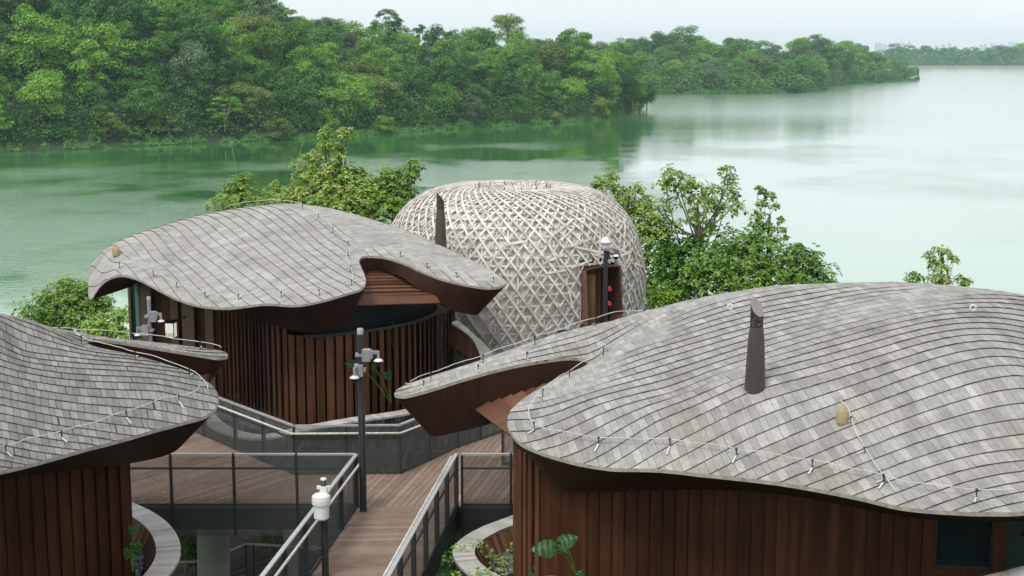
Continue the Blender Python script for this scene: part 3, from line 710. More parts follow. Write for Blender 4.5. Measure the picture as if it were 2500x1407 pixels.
for k in range(1, 8):
    s0 = .80 + .025 * k; ribbon(lambda u: (s0 + .003 * math.sin(u * 23 + k), u * 2 * math.pi), 80, .03, .012)
dmid = (dth0 + dth1) / 2
for k in range(120):      # short crossed slats round the doorway
    a = dmid + rl.gauss(0, .28); s0 = rl.uniform(.03, .62)
    ln = rl.uniform(.5, 1.05); an = rl.choice((rl.uniform(-.6, .6), rl.uniform(.2, 1.4), rl.uniform(-1.4, -.2)))
    if abs(a - dmid) > .75: continue
    da = ln * math.cos(an) / 3.9; ds = ln * math.sin(an) / 8.6
    e0 = in_door(a, dsurf(s0, a).z, .1) or in_door(a + da, dsurf(max(0, s0 + ds), a).z, .1) or in_door(a + da / 2, dsurf(max(0, s0 + ds / 2), a).z, .1)
    if e0: continue
    ribbon(lambda u: (min(1, max(0, s0 + ds * u)), a + da * u), 5, rl.uniform(.055, .07), .06)
lat.build('woven_lattice', M['lattice'], dome)
m = MB()
for j in range(48):
    a0, a1 = 2 * math.pi * j / 48, 2 * math.pi * (j + 1) / 48
    m.bar(dsurf(.985, a0, .02), dsurf(.985, a1, .02), .05, .12)
m.build('oculus_ring', M['lattice'], dome)
m = MB()   # doorway frame
fr = [dsurf(.0, dth0 + .05, .05), dsurf(.16, dth0 + .025, .06), dsurf(.3, dth0 + .005, .07), dsurf(.42, dth0, .08)]
zt = 18.98
def dz(th, z, o):
    lo, hi = 0, .8
    for _ in range(24):
        md = (lo + hi) / 2
        if dsurf(md, th).z < z: lo = md
        else: hi = md
    return dsurf(lo, th, o)
la = [dz(dth0 + max(0, (18.98 - z) / 3) * .012, z, .09) for z in (15.2, 16, 16.8, 17.6, 18.98)]
rb = [dz(dth1 + max(0, (18.98 - z) / 3) * .03, z, .09) for z in (15.2, 16, 16.8, 17.6, 18.98)]
tp_ = [dz(dth0 + (dth1 - dth0) * k / 5, 18.98 + .05 * math.sin(k / 5 * 3.14), .09) for k in range(6)]
dn0 = Vector((math.cos(DTH), math.sin(DTH), 0))
for q in (la, rb):
    for a, b in zip(q, q[1:]): m.bar(a - dn0 * .18, b - dn0 * .18, .05, .55, 0, dn0)
for a, b in zip(tp_, tp_[1:]): m.bar(a - dn0 * .18, b - dn0 * .18, .55, .045)
dfm = m.build('door_frame', M['door'], dome)
m = MB(); dn = Vector((math.cos(dmid), math.sin(dmid), 0)); dt = Vector((-dn.y, dn.x, 0))
for k in range(34):
    c = Vector((DC.x, DC.y, 0)) + dn * (3.3 + .004 * (k % 2)) + dt * (-1.36 + k * .082)
    m.box((c.x, c.y, 17.3), (.078, .03, 3.6), 0, Matrix.Rotation(math.atan2(dt.y, dt.x), 3, 'Z'))
m.build('recess_boards', M['door'], dome)
m = MB(); c = PX(1440, 39.75, 17); m.box((c.x, c.y, 17.1), (.26, .05, 3.5)); m.build('door_leaf', simple('ochre timber door', (.16, .085, .03), .5), dome)
cp = [dsurf(.93, a, .12) for a in [i * math.pi / 12 for i in range(25)]]
m = MB(); m.tube(cp, .012, 5); cb = m.build('lightning_cable', M['cable'], dome)
for k in range(14):
    p = dsurf(.93, k * 2 * math.pi / 14, .12); m = MB(); m.tube([p - Vector((0, 0, .12)), p + Vector((0, 0, .05))], .012, 5); m.build('cable_clip', M['iron'], cb)
for px in (1172, 1333):
    m = MB(); a = 0 if px > 1250 else math.pi; p = dsurf(.95, a, .0)
    for q in range(4): m.tube([p + Vector((.04 * (q % 2), .04 * (q // 2), 0)), p + Vector((.04 * (q % 2), .04 * (q // 2), .33))], .01, 4)
    m.build('spike_strip', simple('pinkish wire', (.4, .25, .24), .6), dome)

# ------------------------------------------------------------------ decks
DZ = 15.7
def deck(name, poly, z, ang, wd, gap, m_, label, cat, th=.03):
    """planks clipped to the outline; real gaps between boards"""
    ca, sa = math.cos(ang), math.sin(ang)
    pl = [(x * ca + y * sa, -x * sa + y * ca) for x, y in poly]; v0, v1 = min(p[1] for p in pl), max(p[1] for p in pl); mb = MB(); v = v0
    while v < v1:
        c = clip_half(clip_half(pl, 1, v, False), 1, min(v + wd - gap, v1), True); v += wd
        if len(c) < 3: continue
        if area(c) < 0: c.reverse()
        q = [(u * ca - w_ * sa, u * sa + w_ * ca) for u, w_ in c]; n = len(q)
        mb.idx([(x, y, z) for x, y in q] + [(x, y, z - th) for x, y in q], [tuple(range(n))] + [(i, n + i, n + (i + 1) % n, (i + 1) % n) for i in range(n)], 0)
    o = mb.build(name, m_); return o
g = lambda px, py, z=DZ: PZ(px, py, z).to_2d()
FY = PZ(700, 1237, DZ).y
def line2(a, b):
    A, B = PZ(*a, DZ + 1.12), PZ(*b, DZ + 1.12); return lambda Y: A.x + (B.x - A.x) * (Y - A.y) / (B.y - A.y)
rampL = line2((874, 1105), (640, 1407)); rampR = line2((1120, 1098), (948, 1407))
walk = empty('walkway', (0, 30, DZ - .03))
walk['kind'] = 'structure'
mainpoly = [(-9.2, FY), (rampL(FY), FY), (rampR(FY), FY), (1.5, FY), (3.0, 31.5), (3.2, 37.5), (2.1, 37.5)] + [tuple(g(*q)) for q in ((1220, 1058), (1116, 1093), (1048, 1125), (1008, 1143), (976, 1157), (720, 1159), (576, 1098), (500, 1062), (430, 1035))] + [(-11.5, 37.5), (-12, 33)]
mp1 = [p for p in mainpoly]
left = [(-9.2, FY), (-3.0, FY)] + [tuple(g(*q)) for q in ((905, 1157), (720, 1159), (576, 1098), (500, 1062), (430, 1035))] + [(-11.5, 37.5), (-12, 33)]
right = [(-3.0, FY), (1.5, FY), (3.0, 31.5), (3.2, 37.5), (2.1, 37.5)] + [tuple(g(*q)) for q in ((1220, 1058), (1116, 1093), (1048, 1125), (1008, 1143), (976, 1157), (905, 1157))]
deck('walkway_deck', left, DZ, math.radians(52), .145, .012, M['plank'], '', '')['kind'] = 'structure'
deck('walkway_deck', right, DZ, math.radians(78), .145, .012, M['plank'], '', '')['kind'] = 'structure'
bridge = [(rampL(FY) , FY - .015), (rampL(20.0), 20.0), (rampR(20.0), 20.0), (rampR(FY), FY - .015)]
deck('bridge_deck', bridge, DZ, math.radians(3), .145, .010, M['plank'], '', '')['kind'] = 'structure'
for o in list(C.objects):
    if o is walk: bpy.data.objects.remove(o)
# steel under-frame of the walkway
m = MB()
def skirt(m, a, b, z0, z1, th=.08): a, b = Vector((a[0], a[1], 0)), Vector((b[0], b[1], 0)); m.bar(a + Vector((0, 0, (z0 + z1) / 2)), b + Vector((0, 0, (z0 + z1) / 2)), th, z1 - z0)
skirt(m, (-9.2, FY + .06), (rampL(FY), FY + .06), DZ - .5, DZ - .04); skirt(m, (rampR(FY), FY + .06), (1.5, FY + .06), DZ - .5, DZ - .04)
for k in range(9): skirt(m, (-9 + 1.3 * k, FY + .1), (-9 + 1.3 * k, 33.5), DZ - .35, DZ - .05)
skirt(m, (-9.2, 33), (2, 33), DZ - .35, DZ - .05)
skirt(m, (rampL(FY - .05), FY - .05), (rampL(20), 20), DZ - .4, DZ - .04); skirt(m, (rampR(FY - .05), FY - .05), (rampR(20), 20), DZ - .4, DZ - .04)
tag(m.build('walkway_beams', M['iron']), 'dark steel beams under the brown plank walkway', 'beam')

def railing(path, label, origin, side_rail=True, skirt_h=.5, post_every=1.3, flip=1, top='steel', midrail=True, hside=1, hz=-.12, rake=0, sheet=True, endp=True):
    """path: plan points at deck level; each run is one thing"""
    pts = [Vector((p[0], p[1], 0)) for p in path]; th = empty('railing', (pts[0].x, pts[0].y, DZ), label, 'railing', 'mesh railings along the walkway')
    H = 1.12; Z = lambda z: Vector((0, 0, z))
    m = MB()
    for a, b in zip(pts, pts[1:]):
        d = (b - a).normalized() * .02; m.bar(a - d + Z(DZ + H), b + d + Z(DZ + H), .075, .035)
    m.build('top_rail', M['steel'], th)
    m = MB()
    for a, b in zip(pts, pts[1:]):
        if midrail: m.bar(a + Z(DZ + .82), b + Z(DZ + .82), .03, .04)
        m.bar(a + Z(DZ + .04), b + Z(DZ + .04), .04, .05)
    m.build('mid_rail', M['iron'], th)
    if side_rail:
        m = MB(); off = [p.to_3d() for p in offset_path([p.to_2d() for p in pts], .10 * hside)]
        m.tube([o + Z(DZ + H + hz) for o in off], .027, 8); m.build('handrail', M['cream'], th)
    m = MB()
    for a, b in zip(pts, pts[1:]):
        L = (b - a).length; z0, z1 = DZ - skirt_h, DZ + H - .03; o = (b - a).normalized().cross(Z(1)) * (.035 * flip)
        m.face([a + o + Z(z0), b + o + Z(z0), b + o + Z(z1), a + o + Z(z1)], 0, [(0, 0), (L, 0), (L, z1 - z0), (0, z1 - z0)])
    m.build('mesh_panel', M['mesh'], th)
    for a, b in zip(pts, pts[1:]):
        L = (b - a).length; k = max(1, round(L / post_every)); d = (b - a).normalized()
        for i in range(k + (1 if b is pts[-1] and endp else 0)):
            p = a + (b - a) * (i / k); m = MB(); m.bar(p + Z(DZ - skirt_h), p + Z(DZ + H - .03), .09, .05, 0, d); m.build('post', M['iron'], th)
    return th
railing([(-9.15, FY), (-7.72, FY), (rampL(FY), FY)][0:1] + [(-7.05, FY), (-5.75, FY), (-4.45, FY), (rampL(FY) - .05, FY)], 'front railing of the walkway running left of the bridge', None, False, .62, 1.3)
railing([(rampL(FY - .05), FY - .05), (rampL(20.2), 20.2)], 'bridge railing with cream handrail on its left side', None, True, .35, 1.35, 1, hside=1, hz=-.15)
railing([(rampR(FY), FY), (rampR(20.2), 20.2)], 'right-hand railing of the narrow bridge, dark mesh seen edge on', None, True, .45, 1.2, -1, hside=-1, hz=-.06)
railing([(rampR(FY) + .12, FY), (-.02, FY), (1.5, FY)], 'front railing of the walkway between the bridge and the near right villa', None, False, .62, 1.1)
far = [tuple(g(*q)) for q in ((430, 1035), (500, 1062), (576, 1098), (720, 1159), (976, 1157), (1008, 1143), (1048, 1125))]
railing([far[0], far[2], far[3], far[4], far[6]], 'long kinked far railing with cream handrail below the middle villa', None, True, .15, 1.35, 1, hside=-1, hz=-.16)
railing([g(1048, 1125), g(1116, 1093), g(1225, 1056)], 'low mesh railing running behind the right villa eave', None, False, .15, 1.0)
railing([g(1228, 1135), (1.4, 31.2)], 'short railing stub seen beside the nose of the near right roof', None, True, .1, 1.4, hside=-1)
# dome deck
dd = [PX(1300, 39.2, 15.8).to_2d(), PX(1620, 39.2, 15.8).to_2d(), PX(1660, 41.5, 15.8).to_2d(), PX(1560, 43, 15.8).to_2d(), PX(1300, 41, 15.8).to_2d()]
deck('dome_deck', [tuple(p) for p in dd], 15.8, math.radians(80), .145, .012, M['plank'], '', '')['kind'] = 'structure'
def mini_rail(a, b, z, label):
    th = empty('railing', (a.x, a.y, z), label, 'railing', 'mesh railings at the dome door'); m = MB(); Z = lambda q: Vector((0, 0, q)); A, B = Vector((a.x, a.y, 0)), Vector((b.x, b.y, 0))
    m.bar(A + Z(z + 1.1), B + Z(z + 1.1), .09, .05); m.build('top_rail', M['iron'], th)
    m = MB(); L = (B - A).length; m.face([A + Z(z), B + Z(z), B + Z(z + 1.08), A + Z(z + 1.08)], 0, [(0, 0), (L, 0), (L, 1), (0, 1)]); m.build('mesh_panel', M['mesh'], th)
    for f in (0, .5, 1): p = A.lerp(B, f); m = MB(); m.bar(p + Z(z), p + Z(z + 1.08), .06, .06); m.build('post', M['iron'], th)
mini_rail(PX(1365, 38.6, 16.9), PX(1450, 38.9, 16.9), 16.35, 'dark mesh railing left of the dome doorway')
mini_rail(PX(1365, 38.6, 16.9), PX(1410, 37.0, 16.9), 16.2, 'dark mesh railing coming forward from the dome doorway')
mini_rail(PX(1520, 38.8, 16.9), PX(1575, 39.0, 16.9), 16.45, 'dark mesh railing right of the dome doorway')

# ------------------------------------------------------------------ planters
def planter(name, line, width, label, inner_d=.55, skirt=1.3, inner_mat='plank', inn_side=1, shingled=False, board=.12):
    """line: 3D centre line of the rim; inn_side +1: inside lies to the left of the direction of travel"""
    P_ = resample(cr3(line, 8), board); n = len(P_); th = empty(name, P_[0], label, 'planter', 'curved timber rimmed planters')
    mb = MB(); A = []; B = []
    for i, p in enumerate(P_):
        t = P_[min(i + 1, n - 1)] - P_[max(i - 1, 0)]; t.z = 0; t.normalize(); q = Vector((-t.y, t.x, 0)) * inn_side
        A.append(p + q * width / 2); B.append(p - q * width / 2)
    for i in range(n - 1):
        a0, a1, b0, b1 = A[i], A[i + 1], B[i], B[i + 1]; f = .985
        a1, b1 = a0.lerp(a1, f), b0.lerp(b1, f); dz = Vector((0, 0, random.uniform(-.002, .002))); k = Vector((0, 0, -.05))
        vs = [a0 + dz, b0 + dz, b1 + dz, a1 + dz]; vs += [v + k for v in vs]
        mb.idx(vs, [(0, 1, 2, 3), (0, 4, 5, 1), (1, 5, 6, 2), (2, 6, 7, 3), (3, 7, 4, 0)])
    mb.build('rim', M['greywood'], th)
    mi = MB(); mo = MB(); acc = 0
    for i in range(n - 1):
        acc2 = acc + (A[i + 1] - A[i]).length
        qa, qb = (A[i] - B[i]).normalized(), (A[i + 1] - B[i + 1]).normalized(); dn = Vector((0, 0, -inner_d))
        mi.face([A[i] - Vector((0, 0, .04)), A[i + 1] - Vector((0, 0, .04)), A[i + 1] + dn + qb * .22, A[i] + dn + qa * .22])
        e = Vector((0, 0, -skirt))
        m1, m2 = B[i] + Vector((0, 0, -.05)), B[i + 1] + Vector((0, 0, -.05))
        mo.face([m2, m1, B[i] + e + qa * .5, B[i + 1] + e + qb * .5], 0, [(acc2, 0), (acc, 0), (acc, skirt / .2), (acc2, skirt / .2)]); acc = acc2
    mi.build('inner_lining', M['ochre'] if inner_mat == 'plank' else M['rust'], th)
    mo.build('outer_cladding', M['cladding'], th)
    return th, A
M['cladding'] = shingle('dark mottled shingle cladding', .14, (.04, .038, .036), (.17, .165, .155), (.5, .5, .5), .01, .012, 1, .8)
q_ = lambda px, py, z: PZ(px, py, z)
planter('planter', [q_(300, 1232, 16), q_(345, 1254, 16), q_(385, 1284, 16), q_(409, 1325, 16), q_(408, 1362, 16), q_(385, 1400, 16), q_(340, 1450, 16)], .44, 'curved grey rimmed planter at the foot of the left villa', inn_side=-1)
planter('planter', [q_(1300, 1250, 16), q_(1257, 1268, 16), q_(1195, 1292, 16), q_(1142, 1326, 16), q_(1132, 1350, 16), q_(1155, 1385, 16), q_(1200, 1412, 16), q_(1250, 1432, 16), q_(1320, 1450, 16)], .40, 'curved grey rimmed planter holding pebbles and creeper at the near right villa', inn_side=1)
planter('planter', [q_(500, 1010, 15.9), q_(560, 1052, 15.9), q_(640, 1066, 15.9), q_(720, 1050, 16), q_(850, 1026, 16), q_(1000, 1003, 16), q_(1100, 975, 16.05), P(1175, 930, 37.6), P(1192, 882, 38.0), P(1172, 840, 38.3), P(1135, 803, 38.4), P(1108, 785, 38.5)], .40, 'long sweeping grey rimmed planter round the base of the middle villa', inner_mat='rust', inn_side=1, skirt=2.0)
planter('planter', [P(2360, 1440, 18.9), P(2420, 1420, 18.9), P(2490, 1398, 18.8), P(2580, 1375, 18.6), P(2700, 1350, 18.2)], .5, 'pale grey plank rim showing in the bottom right corner', inn_side=1)
def pebbles(poly, z, n, size, label, seed=1):
    r = random.Random(seed); mb = MB(); xs = [p[0] for p in poly]; ys = [p[1] for p in poly]; k = 0
    base = [(1, 0, 0), (-1, 0, 0), (0, 1, 0), (0, -1, 0), (0, 0, 1), (0, 0, -1)]
    import itertools
    t = (1 + 5 ** .5) / 2; ico = [Vector(v).normalized() for v in ((-1, t, 0), (1, t, 0), (-1, -t, 0), (1, -t, 0), (0, -1, t), (0, 1, t), (0, -1, -t), (0, 1, -t), (t, 0, -1), (t, 0, 1), (-t, 0, -1), (-t, 0, 1))]
    fc = [(0, 11, 5), (0, 5, 1), (0, 1, 7), (0, 7, 10), (0, 10, 11), (1, 5, 9), (5, 11, 4), (11, 10, 2), (10, 7, 6), (7, 1, 8), (3, 9, 4), (3, 4, 2), (3, 2, 6), (3, 6, 8), (3, 8, 9), (4, 9, 5), (2, 4, 11), (6, 2, 10), (8, 6, 7), (9, 8, 1)]
    while k < n:
        x, y = r.uniform(min(xs), max(xs)), r.uniform(min(ys), max(ys))
        if not inpoly(x, y, poly): continue
        k += 1; s = size * r.uniform(.6, 1.25); R = Matrix.Rotation(r.uniform(0, 6.3), 3, 'Z'); c = Vector((x, y, z + r.uniform(-.01, .03)))
        mb.idx([c + R @ Vector((v.x * s, v.y * s * r.uniform(.6, .9), v.z * s * .6)) for v in ico], fc, 0, True)
    mb.face([(p[0], p[1], z - .03) for p in poly], 0)
    o = mb.build('pebbles', M['pebble']); o['kind'] = 'stuff'; return o
pebbles([tuple(PZ(*q, 15.6).to_2d()) for q in ((1300, 1285), (1230, 1300), (1195, 1325), (1185, 1350), (1200, 1385), (1245, 1410), (1320, 1440), (1400, 1300))], 15.6, 1500, .035, '')
pebbles([tuple(PZ(*q, 15.6).to_2d()) for q in ((300, 1300), (345, 1330), (352, 1360), (345, 1400), (320, 1440), (250, 1440), (250, 1300))], 15.6, 900, .04, '', 2)
pebbles([tuple(PZ(*q, 15.6).to_2d()) for q in ((500, 1010), (560, 1025), (640, 1050), (700, 1050), (735, 1040), (640, 1000), (560, 960))], 15.6, 900, .045, '', 3)
# ground filling of the planters
for q, z in ((((700, 1052), (735, 1040), (1000, 1000), (1130, 960), (1130, 900), (600, 900)), 15.5), (((1200, 1250), (1500, 1250), (1700, 1407), (1200, 1407)), 15.3), (((-100, 1220), (330, 1250), (360, 1330), (350, 1420), (-100, 1420)), 15.35)):
    m = MB(); m.face([PZ(*p, z) for p in q]); o = m.build('planting_soil', M['dirt']); o['kind'] = 'structure'

# ------------------------------------------------------------------ poles, cameras, lamps
def dome_camera(parent, c, s=1.0):
    m = MB(); m.lathe(c, [(0, .05 * s), (.05 * s, .045 * s), (.115 * s, .0), (.115 * s, -.02 * s), (0, -.021 * s)], 16)
    cmr = m.build('camera_cap', M['white'], parent)
    m = MB(); m.lathe(c, [(.10 * s, -.022 * s), (.095 * s, -.06 * s), (.06 * s, -.11 * s), (0, -.135 * s)], 16); m.build('camera_dome', M['glassblack'], cmr)
def camera_pole(base, H, arms, label, r=.075, lower='pole'):
    th = empty('camera_pole', base, label, 'camera pole'); m = MB()
    m.lathe(base, [(r, 0), (r, H * .55), (r * .8, H * .56), (r * .78, H - .1)], 14); m.build('pole', M[lower], th)
    m = MB(); m.lathe(base, [(r * .85, H - .12), (r * .85, H), (0, H + .005)], 14); m.build('pole_cap', M['greymetal'], th)
    for (z, dx, dy, s) in arms:
        b = Vector(base) + Vector((0, 0, z)); m = MB(); m.box(b + Vector((dx * .12, -.04, 0)), (.17, .17, .24)); m.box(b + Vector((0, 0, .0)), (.2, .2, .05)); m.box(b + Vector((dx * .2, -.05, 0.02)), (.10, .13, .15))
        br = m.build('junction_box', M['greymetal'], th)
        m = MB(); e = b + Vector((dx * .36, dy * .22, .06)); m.bar(b + Vector((dx * .2, -.04, .05)), e, .055, .065); m.bar(e + Vector((0, 0, .02)), e + Vector((0, 0, -.13)), .05, .05, 0, Vector((1, 0, 0))); m.build('bracket_arm', M['greymetal'], th)
        dome_camera(th, e + Vector((0, 0, -.17)), s)
camera_pole(PZ(887, 1248, DZ), 3.82, [(3.28, 1, -.2, .85), (2.97, -.3, -1.0, .85)], 'tall dark camera pole standing at the corner of the bridge')
camera_pole(PX(377, 34.0, DZ), 3.5, [(3.02, .8, -.2, .75), (2.68, -.8, -.2, .75)], 'grey camera pole rising behind the left roof, two dome cameras', .055, 'greymetal')
# lamp post with white siren on the bridge
b = PX(795, 24.6, DZ); th = empty('lamp_post', b, 'dark post topped by a white ribbed jar-shaped device on the bridge', 'post'); m = MB()
m.lathe(b, [(.062, 0), (.062, 1.05), (.062, 1.28)], 14); m.build('pole', M['pole'], th)
m = MB(); m.lathe(b, [(.052, 1.5), (.052, 1.83), (0, 1.835)], 14); m.build('pole_top', M['iron'], th)
m = MB(); m.lathe(b + Vector((0, 0, 1.80)), [(.054, 0), (.054, .03), (0, .035)], 12); m.box(b + Vector((0, 0, 1.66)), (.24, .06, .05)); m.box(b + Vector((0, -.03, 1.60)), (.12, .12, .18)); m.build('clamp', M['white'], th)
c = b + Vector((-.03, -.14, 1.12)); m = MB(); m.lathe(c, [(.0, .0), (.11, .0), (.135, .03), (.14, .27), (.162, .28), (.168, .36), (.155, .43), (.12, .46), (0, .47)], 28, 0, False); dv = m.build('white_housing', M['white'], th)
m = MB()
for k in range(28): a = 2 * math.pi * k / 28; m.bar(c + Vector((.163 * math.cos(a), .163 * math.sin(a), .30)), c + Vector((.155 * math.cos(a), .155 * math.sin(a), .43)), .012, .012, 0, Vector((math.cos(a), math.sin(a), 0)))
m.build('ribs', M['white'], dv)
# lamp post at the dome
b = PX(1475, 38.0, 15.8); th = empty('lamp_post', b, 'slim dark post with white lamp head in front of the dome doorway', 'lamp post'); H = 4.0; m = MB()
m.lathe(b, [(.058, 0), (.058, H)], 12); m.build('pole', M['pole'], th)
m = MB(); m.lathe(b + Vector((0, 0, H - .03)), [(0, 0), (.10, 0), (.115, .12), (.12, .19), (.15, .20), (.15, .235), (.10, .28), (.06, .35), (0, .37)], 18); m.build('lamp_head', M['white'], th)
m = MB(); m.bar(b + Vector((0, 0, H - .12)), b + Vector((.27, -.02, H - .12)), .04, .04); m.box(b + Vector((.05, 0, H - .16)), (.12, .1, .22)); m.build('bracket_arm', M['pole'], th); dome_camera(th, b + Vector((.27, -.05, H - .17)), .8)
for z in (2.93, 2.53):
    m = MB(); m.box(b + Vector((.10, -.02, z)), (.07, .08, .12)); al = m.build('alarm_sounder', M['red'], th); m = MB(); m.tube([b + Vector((.13, -.05, z)), b + Vector((.13, -.10, z))], .042, 12); m.build('alarm_horn', M['red'], al)
m = MB(); m.box(b + Vector((-.10, .0, 2.15)), (.10, .1, .16)); m.build('black_speaker', M['black'], th)
# lantern 2502
def lanternglass():
    m, t, b, o = mat('lit milky lantern glass'); setp(b, (.8, .79, .72), .4); b.inputs['Emission Color'].default_value = (1, .97, .88, 1); b.inputs['Emission Strength'].default_value = .38; return m
c = PX(418, 38.85, 17.3); th = empty('wall_lantern', (c.x, c.y, 17.0), 'white box lantern numbered 2502 hanging on the middle villa wall', 'lantern')
rz = math.radians(-8); R = Matrix.Rotation(rz, 3, 'Z'); zc = P(418, 805, 38.85).z; cc = Vector((c.x, c.y, zc))
m = MB(); m.box(cc, (.24, .24, .40), 0, R); m.build('glass_box', lanternglass(), th)
m = MB(); m.box(cc + Vector((0, 0, .22)), (.28, .28, .05), 0, R); m.box(cc + Vector((0, 0, -.215)), (.26, .26, .02), 0, R)
for i, j in ((-1, -1), (1, -1), (1, 1), (-1, 1)): m.box(cc + R @ Vector((i * .125, j * .125, 0)), (.018, .018, .43), 0, R)
m.bar(cc + Vector((0, 0, .25)), cc + Vector((.36, .25, .30)), .02, .02); m.box(cc + Vector((.33, .25, .30)), (.06, .06, .10), 0, R); m.build('lantern_frame', M['black'], th)
def text(s, size, loc, rot, m_, parent, name='number'):
    cu = bpy.data.curves.new(name, 'FONT'); cu.body = s; cu.size = size; cu.extrude = .002; cu.align_x = 'CENTER'
    tmp = bpy.data.objects.new(name, cu); C.collection.objects.link(tmp); dg = bpy.context.evaluated_depsgraph_get(); me = bpy.data.meshes.new_from_object(tmp.evaluated_get(dg)); bpy.data.objects.remove(tmp)
    me.materials.clear(); me.materials.append(m_); o = bpy.data.objects.new(name, me); link(o, parent); o.location = Vector(loc) - parent.location; o.rotation_euler = rot; return o
text('2502', .125, cc + R @ Vector((0, -.127, -.17)), (math.radians(90), 0, rz), M['black'], th)
text('2502', .125, cc + R @ Vector((-.127, 0, -.17)), (math.radians(90), 0, rz - math.radians(90)), M['black'], th)

# ------------------------------------------------------------------ lower level
b = P(517, 1345, 31.2); m = MB(); m.tube([Vector((b.x - .12, 31.2, 8)), Vector((b.x + .06, 31.3, DZ - .45))], [.39, .36], 24); tag(m.build('concrete_column', M['concrete']), 'thick round concrete column under the walkway', 'column')
b = P(712, 1330, 34.0); m = MB(); m.tube([Vector((b.x, 34, 8)), Vector((b.x, 34, DZ - .4))], [.2, .2], 16); tag(m.build('concrete_column', M['concrete']), 'slim grey column seen in the dark beyond the thick column', 'column')
LZ = 12.2
lo = [tuple(PZ(*q, LZ).to_2d()) for q in ((435, 1335), (560, 1290), (900, 1290), (900, 1460), (380, 1460))]
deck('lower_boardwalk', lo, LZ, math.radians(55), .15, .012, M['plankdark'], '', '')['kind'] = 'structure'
th = empty('railing', PZ(600, 1335, LZ), 'thin cable railing on the lower boardwalk beneath the bridge', 'railing'); m = MB()
rp = [PZ(430, 1372, LZ + 1.0), PZ(478, 1372, LZ + 1.0), PZ(560, 1345, LZ + 1.0), PZ(600, 1328, LZ + 1.0), PZ(730, 1335, LZ + 1.0), PZ(800, 1340, LZ + 1.0)]
for a, b2 in zip(rp, rp[1:]): m.bar(a, b2, .05, .04)
m.build('top_rail', M['steel'], th)
for p in (rp[1], rp[3], rp[4].lerp(rp[3], .85), rp[4]): m = MB(); m.bar(p, p - Vector((0, 0, 1.0)), .05, .05); m.build('post', M['iron'], th)

# ------------------------------------------------------------------ ground, lake, hills
def interp(x, pts):
    if x <= pts[0][0]: return pts[0][1]
    for (a, b), (c, d) in zip(pts, pts[1:]):
        if x <= c: return b + (d - b) * (x - a) / (c - a)
    return pts[-1][1]
def floor_mat():
    m, t, b, o = mat('forest floor'); g = N(t, 'ShaderNodeTexCoord'); n = noise_(t, g.outputs['Object'], .25, 8, .7)
    c = ramp(t, n, [(.3, (.010, .024, .008)), (.6, (.022, .055, .014)), (.8, (.04, .08, .02))]); t.links.new(c, b.inputs['Base Color']); setp(b, None, .95); bump(t, b, n, .8, .6); return m
M['floor'] = floor_mat()
m = MB(); xs = [-2600, -700, -120, -60, -40, -30, -20, -10, 0, 10, 20, 30, 40, 60, 120, 700, 2600]; ys = [-150, -20, 10, 25, 40, 46, 52, 58, 62, 66, 72, 80, 100, 1000, 2296, 2310, 2400, 6500]
def gz(x, y):
    if y < 100: return interp(y, [(30, 11.4), (58, 11), (64, 7), (74, 1.5), (80, -1.6)]) + noise.noise(Vector((x * .1, y * .1, 0))) * .6
    return -1.6 if y < 2300 else 2.5
vs = [(x, y, gz(x, y)) for y in ys for x in xs]; nx = len(xs)
m.idx(vs, [(j * nx + i, j * nx + i + 1, (j + 1) * nx + i + 1, (j + 1) * nx + i) for j in range(len(ys) - 1) for i in range(nx - 1)], 0, True)
m.build('ground', M['floor'])['kind'] = 'structure'
